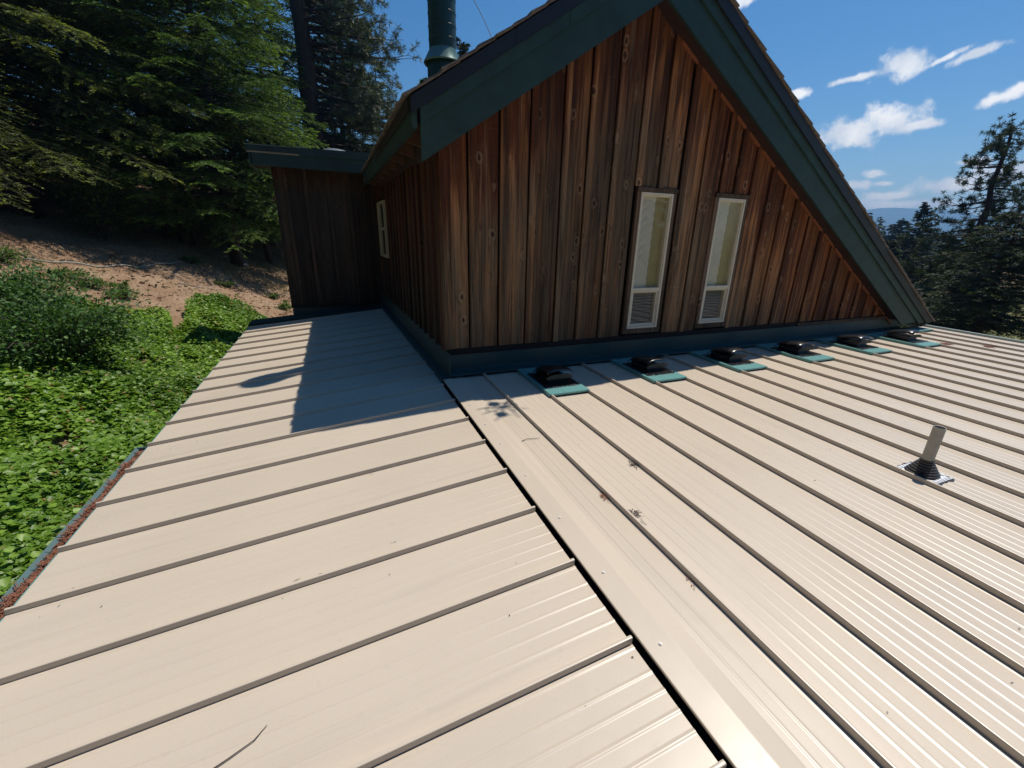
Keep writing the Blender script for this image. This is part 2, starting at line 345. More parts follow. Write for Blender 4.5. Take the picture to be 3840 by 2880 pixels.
MT['collar'] = simple('storm_collar_paint', (0.10, 0.19, 0.165), 0.3, 0.3, 30, 0.25)
MT['dark'] = simple('dark_gap', (0.01, 0.01, 0.011), 0.8)
MT['edge'] = metal_paint('pale_green_edge', (0.33, 0.40, 0.36), 0.4)
MT['gutter'] = metal_paint('gutter_paint', (0.10, 0.17, 0.175), 0.4)
MT['needles'] = simple('dead_needles', (0.22, 0.085, 0.045), 0.8, 0, 60, 0.6)
MT['twig'] = simple('dry_twig', (0.06, 0.042, 0.032), 0.8, 0, 60, 0.4)
MT['steel'] = simple('galvanised_edge', (0.5, 0.53, 0.56), 0.3, 0.9, 8, 0.1)
MT['screw'] = simple('pale_screw_head', (0.72, 0.70, 0.64), 0.4)
MT['dome'] = simple('weathered_dome', (0.16, 0.19, 0.21), 0.35)
MT['palewood'] = simple('pale_bare_wood', (0.36, 0.29, 0.20), 0.75, 0, 40, 0.3)
MT['bark'] = simple('fir_bark', (0.040, 0.029, 0.023), 0.9, 0, 18, 0.5, 0.9, 22)
MT['deadtwig'] = simple('grey_dead_branch', (0.24, 0.21, 0.18), 0.85, 0, 25, 0.3)
MT['curtain'] = simple('quilted_curtain', (0.64, 0.61, 0.52), 0.8, 0, 6, 0.05)
MT['olive'] = simple('olive_curtain', (0.38, 0.33, 0.16), 0.8, 0, 8, 0.1)
MT['blind'] = simple('grey_blind', (0.125, 0.122, 0.11), 0.6, 0, 8, 0.1)
MT['hose'] = simple('pale_hose', (0.27, 0.27, 0.22), 0.5)
MT['stone'] = simple('grey_stone', (0.30, 0.27, 0.24), 0.85, 0, 12, 0.3, 0.6, 25)
MT['wire'] = simple('wire_black', (0.02, 0.02, 0.025), 0.5)
def glass_mat():
    m, nt, bs = mat_new('window_glass'); N = nt.nodes.new; L = nt.links.new
    nt.nodes.remove(bs); tr = N('ShaderNodeBsdfTransparent'); tr.inputs[0].default_value = (0.95, 0.96, 0.94, 1)
    gl = N('ShaderNodeBsdfGlossy'); gl.inputs['Roughness'].default_value = 0.02; lw = N('ShaderNodeLayerWeight'); lw.inputs['Blend'].default_value = 0.5; pw = N('ShaderNodeMath'); pw.operation = 'POWER'; pw.inputs[1].default_value = 4.0; L(lw.outputs['Facing'], pw.inputs[0])
    fr = N('ShaderNodeMath'); fr.operation = 'MULTIPLY_ADD'; fr.inputs[1].default_value = 0.8; fr.inputs[2].default_value = 0.025; L(pw.outputs[0], fr.inputs[0])
    mx = N('ShaderNodeMixShader'); L(fr.outputs[0], mx.inputs[0]); L(tr.outputs[0], mx.inputs[1]); L(gl.outputs[0], mx.inputs[2])
    L(mx.outputs[0], nt.nodes['Material Output'].inputs['Surface']); return m
MT['glass'] = glass_mat()
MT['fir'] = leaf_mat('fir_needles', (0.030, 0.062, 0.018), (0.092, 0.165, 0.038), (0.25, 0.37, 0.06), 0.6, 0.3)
MT['fir_olive'] = leaf_mat('old_fir_needles', (0.058, 0.068, 0.028), (0.135, 0.165, 0.055), (0.38, 0.45, 0.065), 0.6, 0.3)
MT['pine'] = leaf_mat('pine_needles', (0.026, 0.040, 0.020), (0.080, 0.105, 0.055), (0.19, 0.215, 0.12), 0.45, 0.2, 0.5)
MT['farfir'] = leaf_mat('dark_fir_needles', (0.014, 0.024, 0.012), (0.030, 0.050, 0.020), (0.085, 0.115, 0.03), 0.6, 0.25)
MT['forest'] = leaf_mat('forest_fir_needles', (0.020, 0.038, 0.014), (0.062, 0.105, 0.030), (0.18, 0.25, 0.05), 0.6, 0.3)
MT['ivy'] = leaf_mat('ivy_leaves', (0.038, 0.085, 0.010), (0.110, 0.215, 0.020), (0.24, 0.38, 0.045), 0.45, 0.3, 0.4)
_cr = [n for n in MT['ivy'].node_tree.nodes if n.type == 'VALTORGB'][0].color_ramp
_e = _cr.elements.new(0.03); _e.color = (0.30, 0.20, 0.07, 1); _e = _cr.elements.new(0.05); _e.color = (0.045, 0.095, 0.012, 1); _cr.elements[0].color = (0.30, 0.20, 0.07, 1)
MT['rose'] = leaf_mat('shrub_leaves', (0.022, 0.060, 0.016), (0.070, 0.150, 0.036), (0.15, 0.26, 0.07), 0.6, 0.25, 0.3)
MT['broad'] = leaf_mat('broad_leaves', (0.022, 0.05, 0.016), (0.06, 0.12, 0.03), (0.17, 0.26, 0.07), 0.45, 0.4, 0.4)
MT['grass'] = leaf_mat('dry_grass', (0.17, 0.12, 0.055), (0.30, 0.235, 0.11), (0.17, 0.22, 0.045), 0.7, 0.3)
def ground_mat():
    m, nt, bs = mat_new('soil'); N = nt.nodes.new; L = nt.links.new
    geo = N('ShaderNodeNewGeometry')
    def noise(s, d=6, r=0.6):
        n = N('ShaderNodeTexNoise'); n.inputs['Scale'].default_value = s; n.inputs['Detail'].default_value = d; n.inputs['Roughness'].default_value = r
        L(geo.outputs['Position'], n.inputs['Vector']); return n.outputs['Fac']
    def mix(f, a, b):
        n = N('ShaderNodeMix'); n.data_type = 'RGBA'; L(f, n.inputs['Factor'])
        for k, v in (('A', a), ('B', b)):
            if isinstance(v, tuple): n.inputs[k].default_value = (*v, 1)
            else: L(v, n.inputs[k])
        return n.outputs['Result']
    def rng(v, a, b, lo=0.0, hi=1.0):
        n = N('ShaderNodeMapRange'); n.interpolation_type = 'SMOOTHSTEP'; n.inputs['From Min'].default_value = a; n.inputs['From Max'].default_value = b
        n.inputs['To Min'].default_value = lo; n.inputs['To Max'].default_value = hi; L(v, n.inputs['Value']); return n.outputs[0]
    c = mix(rng(noise(1.4), 0.35, 0.65), (0.31, 0.195, 0.118), (0.43, 0.305, 0.200))
    c = mix(rng(noise(26, 7, 0.7), 0.4, 0.68), c, (0.20, 0.115, 0.074))
    c = mix(rng(noise(60, 4, 0.7), 0.60, 0.75), c, (0.48, 0.38, 0.27))
    sx = N('ShaderNodeSeparateXYZ'); L(geo.outputs['Position'], sx.inputs[0])
    meadow = mix(rng(noise(0.05, 5), 0.35, 0.65), (0.26, 0.235, 0.10), (0.15, 0.17, 0.06))
    c = mix(rng(sx.outputs[0], 12.0, 30.0), c, meadow)
    duff = mix(rng(noise(4.0, 6), 0.4, 0.65), (0.15, 0.10, 0.066), (0.27, 0.185, 0.115))
    c = mix(rng(sx.outputs[1], 12.5, 17.0, 0.0, 0.8), c, duff)
    L(c, bs.inputs['Base Color']); bs.inputs['Roughness'].default_value = 0.95; bs.inputs['Specular IOR Level'].default_value = 0.1
    bp = N('ShaderNodeBump'); bp.inputs['Strength'].default_value = 0.9; bp.inputs['Distance'].default_value = 0.05
    L(noise(16, 8, 0.7), bp.inputs['Height']); L(bp.outputs[0], bs.inputs['Normal'])
    return m
MT['soil'] = ground_mat()

# ------------------------------------------------------------------ numbers of the house
SR = 0.0115                                   # front roof falls towards the camera
W, X1 = 0.406, 0.8143                         # front roof panels
A_, C_ = 0.0959, -0.0931                      # side roof falls to the left
WLF, Y0, XE = 0.4442, -0.2508, -2.1415        # side roof panels, eave
HIP = 0.39
SEAM_H = 0.032
XPK, ZPK, ML, MR = 2.667, 3.585, 0.654, 0.618 # underside of the gable trim
def zR(y): return SR*y
def zL(x): return A_*x + C_
def rake(x): return min(2.01 + ML*(x-0.262), ZPK - MR*(x-XPK))
def xside(y): return 0.474 - 0.0215*y
rng_ = random.Random(7)

# ------------------------------------------------------------------ ground and far hills
def smooth(a, b, t):
    t = np.clip((t-a)/(b-a), 0, 1); return t*t*(3-2*t)
def ground_z(x, y):
    x = np.asarray(x, float); y = np.asarray(y, float)
    u = np.maximum(-x-2.2, 0)
    hill = 16*(1-np.exp(-0.345*u/16))
    yy = np.clip(y, -9, 70)
    yl = np.interp(y, [-9, 0, 8.0, 10, 14, 20, 30, 70], [-0.25, 0.0, 0.06, 0.16, 0.62, 1.5, 3.2, 6.0])
    lift = yl*(1-smooth(-2.0, 14, x))
    base = np.interp(x, [-1e4, -2.2, 9.4, 40, 400, 1e4], [-0.78, -0.78, -2.9, -3.4, -5.0, -6.0])
    b = 0.05*np.sin(1.3*x+0.7*y)+0.035*np.sin(2.9*x-1.7*y+1)+0.02*np.sin(6.1*x+4.3*y)
    far = smooth(40, 500, np.hypot(x, y))
    return base+hill+lift*(1-far)+b*(1-far)
def build_ground():
    def axis(a, b, fine, lo, hi):
        v = list(np.arange(a, b, fine)); s = fine; t = b
        while t < hi: s *= 1.22; t += s; v.append(t)
        s = fine; t = a; w = []
        while t > lo: s *= 1.22; t -= s; w.append(t)
        return np.array(w[::-1]+v)
    xs = axis(-9, 0, 0.09, -5000, 9000); ys = axis(-4, 17, 0.12, -5000, 9000)
    Xg, Yg = np.meshgrid(xs, ys); rs = np.random.RandomState(3)
    Zg = ground_z(Xg, Yg) + rs.normal(0, 0.012, Xg.shape)*(np.hypot(Xg, Yg) < 30)
    nx, ny = len(xs), len(ys)
    V = np.stack([Xg, Yg, Zg], -1).reshape(-1, 3)
    i = np.arange((ny-1)*nx).reshape(ny-1, nx)[:, :-1].ravel()
    Fq = np.stack([i, i+1, i+nx+1, i+nx], 1)
    o = np_mesh('ground', V, Fq, MT['soil'], smooth=True)
    tag(o, kind='structure')
def np_mesh(name, V, Fq, mat, parent=None, smooth=False, tint=None, origin=None):
    V = np.asarray(V, np.float32); Fq = np.asarray(Fq, np.int32)
    org = np.zeros(3) if origin is None else np.array(origin, float)
    me = bpy.data.meshes.new(name); k = Fq.shape[1]
    me.vertices.add(len(V)); me.vertices.foreach_set('co', (V-org).astype(np.float32).ravel())
    me.loops.add(Fq.size); me.loops.foreach_set('vertex_index', Fq.ravel())
    me.polygons.add(len(Fq)); me.polygons.foreach_set('loop_start', np.arange(0, Fq.size, k, dtype=np.int32)); me.polygons.foreach_set('loop_total', np.full(len(Fq), k, np.int32))
    if smooth: me.polygons.foreach_set('use_smooth', np.ones(len(Fq), bool))
    me.update(calc_edges=True); me.materials.append(mat)
    if tint is not None:
        a = me.attributes.new('tint', 'FLOAT', 'POINT'); a.data.foreach_set('value', np.asarray(tint, np.float32))
    return link_mesh(name, me, org, parent)
build_ground()

def build_mountain():
    rs = np.random.RandomState(5); n = 160; rows = 14
    az = np.linspace(R_(20), R_(110), n)
    prof = 0
    for k in range(1, 9): prof = prof + rs.normal()*np.sin(k*5*az+rs.rand()*6)/k**0.9
    prof = (prof-prof.min())/(prof.max()-prof.min())
    D = 4200
    pk = np.interp(np.degrees(az), [20, 57, 59.5, 61, 63.0, 66, 68, 74, 90, 110], [170, 190, 205, 222, 217, 208, 160, 110, 150, 120]) + 14*prof
    V = []
    for i in range(n):
        for j in range(rows):
            t = j/(rows-1); d = D - 1500*(1-t)
            z = -20 + (pk[i]+20)*t**1.5 + (rs.normal()*5+10*math.sin(i*0.55+j*0.9))*(t > 0.05)*(1-t*0.85)
            V.append((d*math.sin(az[i]), d*math.cos(az[i]), z))
    Fq = [(i*rows+j, (i+1)*rows+j, (i+1)*rows+j+1, i*rows+j+1) for i in range(n-1) for j in range(rows-1)]
    tag(np_mesh('mountain', V, Fq, simple('mountain_forest', (0.035, 0.055, 0.035), 0.95, 0, 0.01, 0.35), smooth=True), kind='structure')
build_mountain()

# ------------------------------------------------------------------ the house
house = thing('house', (4.5, 4.0, -1.0), 'brown wooden house with a steep green-trimmed gable, cedar shake roof and low beige metal roofs', 'house')

def panel_profile(w, seam_left=True):
    """cross-section (t, z) of a standing seam panel from its seam (t=0) to the next seam (t=w)"""
    P = [(0.0, 0.0), (0.0, SEAM_H-0.004), (0.0015, SEAM_H-0.001), (0.004, SEAM_H), (0.012, SEAM_H), (0.0145, SEAM_H-0.001), (0.016, SEAM_H-0.004), (0.016, 0.0), (0.019, 0.0)]
    for r in (0.265, 0.42, 0.58, 0.74):
        c = r*w; P += [(c-0.012, 0.0), (c-0.008, 0.0), (c-0.005, 0.0012), (c-0.0018, 0.0020), (c+0.0018, 0.0020), (c+0.005, 0.0012), (c+0.008, 0.0), (c+0.012, 0.0)]
    P += [(0.945*w, 0.0), (0.955*w, 0.0), (0.965*w, 0.0018), (0.97*w, 0.0018), (w-0.003, 0.0018), (w-0.001, 0.0)]
    return P
def build_front_roof():
    fr = part_empty('front_roof', (5, -2, 0), house)
    prof = panel_profile(W); ys = np.linspace(-7.5, -0.02, 24)
    V = []; n = len(prof)
    rs = np.random.RandomState(2)
    for y in ys:
        for (t, z) in prof: V.append((t, y, zR(y)+z))
    Fc = [(i*n+j, i*n+j+1, (i+1)*n+j+1, (i+1)*n+j) for i in range(len(ys)-1) for j in range(n-1)]
    me = new_mesh('roof_panel', V, Fc, MT['panel'], True, 40)
    for k in range(21):
        link_mesh('roof_panel', me, (X1+k*W, 0, rs.normal()*0.0004), fr)
    xr = X1+21*W
    # last seam, edge trim
    B().prism([(xr, 0), (xr+0.016, 0), (xr+0.016, 0.05), (xr, 0.05)], 'y', 0, -0.001)
    b = B()
    for y0_, y1_ in ((-7.5, -0.02),):
        V = [(x, y, zR(y)+z) for y in (y0_, y1_) for (x, z) in ((xr, -0.12), (xr, 0.036), (xr+0.035, 0.038), (xr+0.05, 0.028), (xr+0.05, -0.12))]
        b.add(V, [(0,1,6,5),(1,2,7,6),(2,3,8,7),(3,4,9,8),(0,5,9,4),(0,4,3,2,1),(5,6,7,8,9)])
    b.build('edge_trim', MT['edge'], fr)
    # deck under the panels
    V = [(HIP+0.03, y, zR(y)+z) for z in (-0.02, -0.3) for y in (-7.5, 0)] + [(xr, y, zR(y)+z) for z in (-0.02, -0.3) for y in (-7.5, 0)]
    B().add(V, [(0,1,5,4),(2,6,7,3),(0,2,3,1),(4,5,7,6),(0,4,6,2),(1,3,7,5)]).build('deck', MT['core'], fr)
    # hip cap: folded strip between the two roofs, and the narrow panel beside it
    ys = np.linspace(-7.5, -0.15, 22); V = []
    def zf(y): return np.interp(y, [-7.5, -3.7, -0.5, 0], [-0.040, -0.023, -0.014, -0.012])
    for y in ys:
        z = zf(y)
        V += [(HIP, y, z-0.012), (HIP-0.001, y, z-0.001), (HIP+0.002, y, z+0.0005), (0.498, y, z+0.013), (0.503, y, z+0.0128), (0.5955, y, zR(y)+0.006), (0.596, y, zR(y)+0.006), (0.597, y, zR(y)+0.0015)]
    n = 8
    Fc = [(i*n+j, i*n+j+1, (i+1)*n+j+1, (i+1)*n+j) for i in range(len(ys)-1) for j in range(n-1)]
    mk('hip_cap', V, Fc, MT['panel'], fr, True, 5)
    V = []; P = [(0.52, 0.0)]
    for c in (0.636, 0.700): P += [(c-0.012, 0.0), (c-0.008, 0.0), (c-0.005, 0.0012), (c-0.0018, 0.0020), (c+0.0018, 0.0020), (c+0.005, 0.0012), (c+0.008, 0.0), (c+0.012, 0.0)]
    P += [(X1-0.022, 0.0), (X1-0.018, 0.0), (X1-0.014, 0.0018), (X1-0.011, 0.0018), (X1-0.003, 0.0018), (X1-0.001, 0.0)]
    n = len(P); ys = np.linspace(-7.5, -0.02, 20)
    for y in ys: V += [(x, y, zR(y)+z) for (x, z) in P]
    Fc = [(i*n+j, i*n+j+1, (i+1)*n+j+1, (i+1)*n+j) for i in range(len(ys)-1) for j in range(n-1)]
    mk('narrow_panel', V, Fc, MT['panel'], fr, True, 40)
    # riser under the cap edge, its shade put into a near-black colour
    V = [(HIP+0.012, y, z) for y in (-7.5, -0.15) for z in (-0.14, float(zf(y))-0.010)]
    mk('riser', V + [(HIP+0.03, y, z) for y in (-7.5, -0.15) for z in (-0.14, float(zf(y))-0.010)], [(0,1,3,2),(4,6,7,5),(0,4,5,1),(2,3,7,6),(1,5,7,3),(0,2,6,4)], MT['dark'], fr)
    # screws on the cap
    me = None
    for y in np.arange(-7.2, -0.4, 0.42):
        for x in (0.447,):
            z = float(zf(y))+0.0075
            b = B().lathe([(0.0075, 0.0), (0.0075, 0.002), (0.0045, 0.002), (0.0045, 0.005), (0.0, 0.0055)], (x, y+rng_.uniform(-.05, .05), z), 8)
            b.build('screw', MT['screw'], fr)
build_front_roof()

def build_side_roof():
    srf = part_empty('side_roof', (-1, 1, -0.2), house)
    prof = panel_profile(WLF); n = len(prof)
    xs = np.linspace(XE, 0.372, 12); V = []
    for x in xs:
        for (t, z) in prof: V.append((x, t, zL(x)+z))
    Fc = [(i*n+j+1, i*n+j, (i+1)*n+j, (i+1)*n+j+1) for i in range(len(xs)-1) for j in range(n-1)]
    # closing cap of the seam at both ends
    m0 = len(xs)-1
    Fc += [(0, 7, 6, 5, 4, 3, 2, 1)[::-1], tuple(m0*n+i for i in range(8))[::-1]]
    me = new_mesh('roof_panel', V, Fc, MT['panel_side'], True, 40)
    for j in range(-11, 12):
        link_mesh('roof_panel', me, (0, Y0-j*WLF, 0), srf)
    V = [(x, y, zL(x)+z) for z in (-0.012, -0.14) for x in (XE+0.03, HIP-0.012) for y in (-5.3, 5.2)]
    B().add(V, [(0,1,3,2),(4,6,7,5),(0,2,6,4),(1,5,7,3),(0,4,5,1),(2,3,7,6)]).build('deck', MT['core'], srf)
    # eave drip edge + fascia
    b = B(); b.box((XE-0.012, -5.3, zL(XE)-0.16), (XE+0.012, 5.16, zL(XE)-0.006)); b.build('eave_fascia', MT['trim'], srf)
    # far closing strip by the shed; its dark colour stands in for shed shadow
    yf = Y0+11*WLF+WLF
    V = [(x, y, zL(x)+z) for x in (XE-0.01, 0.30) for (y, z) in ((yf-0.30, 0.046), (yf+0.16, 0.05), (yf+0.16, 0.0), (yf-0.30, 0.0))]
    B().add(V, [(0,1,5,4),(1,2,6,5),(2,3,7,6),(3,0,4,7),(0,3,2,1),(4,5,6,7)]).build('end_shade_strip', MT['fascia'], srf)
    # eave gutter, near stretch only
    g = part_empty('gutter', (XE-0.07, -2.5, -0.4), house)
    y0_, y1_ = -5.3, Y0+0.09
    pr = [(XE-0.014, -0.065), (XE-0.014, -0.17), (XE-0.075, -0.185), (XE-0.105, -0.15), (XE-0.108, -0.075), (XE-0.122, -0.056), (XE-0.119, -0.052), (XE-0.101, -0.072), (XE-0.099, -0.145), (XE-0.072, -0.176), (XE-0.02, -0.16), (XE-0.02, -0.065)]
    z0 = zL(XE)+0.02
    b = B(); b.prism([(x, z0+z) for x, z in pr], 'y', y0_, y1_); b.build('trough', MT['gutter'], g)
    b = B(); b.prism([(x, z0+z) for x, z in ((XE-0.014, -0.06), (XE-0.014, -0.18), (XE-0.08, -0.188), (XE-0.112, -0.15), (XE-0.118, -0.055))], 'y', y1_, y1_+0.012); b.build('end_cap', MT['gutter'], g)
build_side_roof()

def needle_pile(name, spots, mat, count, length, spread, label=None, cat=None, parent=None):
    rs = np.random.RandomState(abs(hash(name)) % 1000 if False else len(name)*7+count)
    P = []; 
    V = []; Fq = []
    idx = rs.randint(0, len(spots), count)
    S = np.array(spots)[idx] + rs.normal(0, 1, (count, 3))*np.array(spread)
    a = rs.rand(count)*6.283; d = np.stack([np.cos(a), np.sin(a), rs.normal(0, 0.25, count)], 1)
    w = np.stack([-np.sin(a), np.cos(a), rs.normal(0, .2, count)], 1)*(length*0.09)
    l = length*(0.5+rs.rand(count))[:, None]
    V = np.stack([S-w, S+w, S+d*l+w*0.4, S+d*l-w*0.4], 1).reshape(-1, 3)
    Fq = np.arange(count*4).reshape(-1, 4)
    return np_mesh(name, V, Fq, mat, parent)
ys = np.arange(-5.2, Y0+0.05, 0.03)
gut = needle_pile('gutter_litter', [(XE-0.062, y, zL(XE)-0.052+0.012*math.sin(y*9)+0.012*math.sin(y*23)) for y in ys], MT['needles'], 5200, 0.035, (0.020, 0.02, 0.006))
tag(gut, 'rust-brown needles and cone scales filling the gutter along the ivy', 'litter', kind='stuff')
bl = B(); bl.box((XE-0.098, -5.25, zL(XE)-0.15), (XE-0.022, Y0+0.08, zL(XE)-0.062)); 
tag(bl.build('gutter_sludge', MT['needles']), 'matted brown litter lying in the bottom of the gutter', 'litter', kind='stuff')

# --- walls
SIDING = [0.474, 0.733, 1.053, 1.373, 1.729, 2.02, 2.335, 2.66, 2.97, 3.29, 3.60, 3.90, 4.14, 4.411, 4.733, 5.021, 5.288, 5.614, 5.919, 6.235, 6.507, 6.826, 7.13, 7.43, 7.73, 8.02, 8.3]
ZB = 0.268
WIN = [(2.748, 3.205, 0.352, 1.915), (3.908, 4.356, 0.355, 1.909)]
def cut_spans(x0, x1, ztop):
    """vertical stretches of a board between window openings"""
    spans = [(ZB, ztop)]
    for (a, b, c, d) in WIN:
        a2, b2, c2, d2 = a-0.053, b+0.053, c-0.066, d+0.052
        if x1 > a2+0.01 and x0 < b2-0.01:
            spans = [(ZB, c2), (d2, ztop)]
            return spans, (a2, b2)
    return spans, None
def build_gable_wall():
    gw = B().prism([(0.50, -0.9), (8.75, -0.9), (8.75, 0.25), (XPK, 4.0), (0.50, 2.45)], 'y', 0.11, 0.14).build('gable_wall', MT['core'], house)
    rs = random.Random(11)
    for i in range(len(SIDING)-1):
        g0, g1 = SIDING[i], SIDING[i+1]
        # board, cut to windows and to the rake
        x0, x1 = g0+0.032, g1-0.015
        segs = [(x0, x1)]
        tops = lambda x: rake(x)+0.10
        pieces = []
        zs, wn = cut_spans(x0, x1, 9)
        if wn is None: pieces = [(x0, x1, ZB, None)]
        else:
            wa, wb = wn
            if x0 < wa-0.02: pieces.append((x0, wa, ZB, None))
            if x1 > wb+0.02: pieces.append((wb, x1, ZB, None))
            xa, xb = max(x0, wa), min(x1, wb)
            pieces.append((xa, xb, ZB, zs[0][1])); pieces.append((xa, xb, zs[1][0], None))
        for (a, b, zb, zt) in pieces:
            if zt is not None and zt-zb < 0.02: continue
            yo = rs.uniform(-0.002, 0.002)
            if zt is None:
                poly = [(a, zb), (b, zb), (b, tops(b))]
                if a < XPK < b: poly.append((XPK, rake(XPK)+0.1))
                poly.append((a, tops(a)))
            else: poly = [(a, zb), (b, zb), (b, zt), (a, zt)]
            if min(p[1] for p in poly[2:]) < zb+0.03: continue
            o = B().prism(poly, 'y', yo, yo+0.022).build('siding_board', MT['gable'], gw)
        # batten standing proud on the joint
        a, b = g0, g0+0.068*rs.uniform(0.88, 1.1)
        zs, wn = cut_spans(a, b, rake(a)+0.08)
        yo = -0.024+rs.uniform(-0.003, 0.003)
        for (z0, z1) in zs:
            if z1-z0 < 0.03: continue
            top = (rake(a)+0.08, rake(b)+0.08) if z1 > 1.95 or wn is None else (z1, z1)
            o = B().prism([(a, z0+rs.uniform(-.004, .008)), (b, z0+rs.uniform(-.004, .008)), (b, top[1]), (a, top[0])], 'y', yo, yo+0.0245).build('batten', MT['gable'], gw)
    # corner board
    B().prism([(0.452, ZB-0.005), (0.497, ZB-0.005), (0.497, 2.2), (0.452, 2.17)], 'y', -0.022, 0.06).build('corner_board', MT['gable'], gw)
    # skirt strip and base flashing
    box('skirt_board', (0.49, -0.008, 0.165), (8.3, 0.10, ZB-0.002), MT['core'], house)
    fl = part_empty('base_flashing', (4.4, -0.05, 0.0), house)
    V = []
    prof = [(0.0-0.004, 0.20), (-0.012, 0.20), (-0.020, 0.044), (-0.030, 0.038), (-0.205, 0.036), (-0.208, 0.029), (-0.19, 0.029), (-0.03, 0.029), (-0.004, 0.042)]
    segs = [(0.462, 2.50), (2.503, 4.60), (4.603, 6.70), (6.703, 8.55)]
    for i, (a, b) in enumerate(segs):
        dz = 0.0015*(i % 2)
        B().prism([(y-dz, z+dz) for y, z in prof], 'x', a, b).build('flashing_length', MT['flash'], fl)
    # dark closure under the flange, behind each panel end
    box('closure', (0.60, -0.165, -0.01), (8.7, -0.13, 0.0285), MT['dark'], fl)
    # narrow sun-bleached strip over the flashing at the right end
    B().prism([(5.9, 0.212), (8.05, 0.205), (8.12, 0.222), (8.05, 0.252), (5.9, 0.25)], 'y', -0.03, -0.010).build('sill_strip', MT['trimwood'], house)
build_gable_wall()

def build_side_wall():
    sw = B().add([(xside(y)+d, y, z) for z in (-0.4, 2.6) for (d, y) in ((0.05, 0.12), (0.05, 9), (0.09, 9), (0.09, 0.12))],
                 [(0,1,5,4),(1,2,6,5),(2,3,7,6),(3,0,4,7),(4,5,6,7),(0,3,2,1)]).build('side_wall', MT['core'], house)
    rs = random.Random(5)
    y = 0.10; wy0, wy1, wz0, wz1 = 3.93, 4.85, 0.985, 1.955
    while y < 5.2:
        w = 0.285+rs.uniform(-0.02, 0.02); y2 = min(y+w, 5.24)
        def slab(name, ya, yb, za, zb, d0, d1):
            V = [(xside(yy)-d, yy, z) for z in (za, zb) for (yy, d) in ((ya, d0), (yb, d0), (yb, d1), (ya, d1))]
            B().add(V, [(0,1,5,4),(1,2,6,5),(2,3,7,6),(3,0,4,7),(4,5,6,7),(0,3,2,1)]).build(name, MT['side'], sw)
        spans = [(0.235, 2.17)]
        if y2 > wy0 and y < wy1: spans = [(0.235, wz0-0.04), (wz1+0.04, 2.17)]
        for za, zb in spans:
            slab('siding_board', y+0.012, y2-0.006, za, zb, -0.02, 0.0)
            slab('batten', y-0.025, y+0.03, za, zb+0.0, 0.0, 0.030)
        y = y2
    # frieze with rafter tails below the eave
    V = [(xside(yy)-d, yy, z) for z in (2.172, 2.62) for (yy, d) in ((-0.0, 0.012), (5.24, 0.012), (5.24, -0.03), (-0.0, -0.03))]
    B().add(V, [(0,1,5,4),(1,2,6,5),(2,3,7,6),(3,0,4,7),(4,5,6,7),(0,3,2,1)]).build('frieze_board', MT['soffit'], sw)
    for yy in np.arange(0.55, 5.2, 0.61):
        xw = xside(yy)-0.014
        B().prism([(xw, 2.24), (xw-0.225, 2.30), (xw-0.225, 2.34), (xw, 2.50)], 'y', yy, yy+0.04).build('rafter_tail', MT['rafter'], house)
    # flashing along the foot
    V = [(xside(yy)-d, yy, zL(xside(yy)-d)+z) for yy in (-0.16, 5.2) for (d, z) in ((0.004, 0.30), (0.014, 0.30), (0.022, 0.055), (0.10, 0.05), (0.10, 0.0), (0.004, 0.0))]
    n = 6
    B().add(V, [(i, (i+1) % n, n+(i+1) % n, n+i) for i in range(n)]+[tuple(range(n))[::-1], tuple(range(n, 2*n))]).build('side_flashing', MT['flash'], house)
build_side_wall()

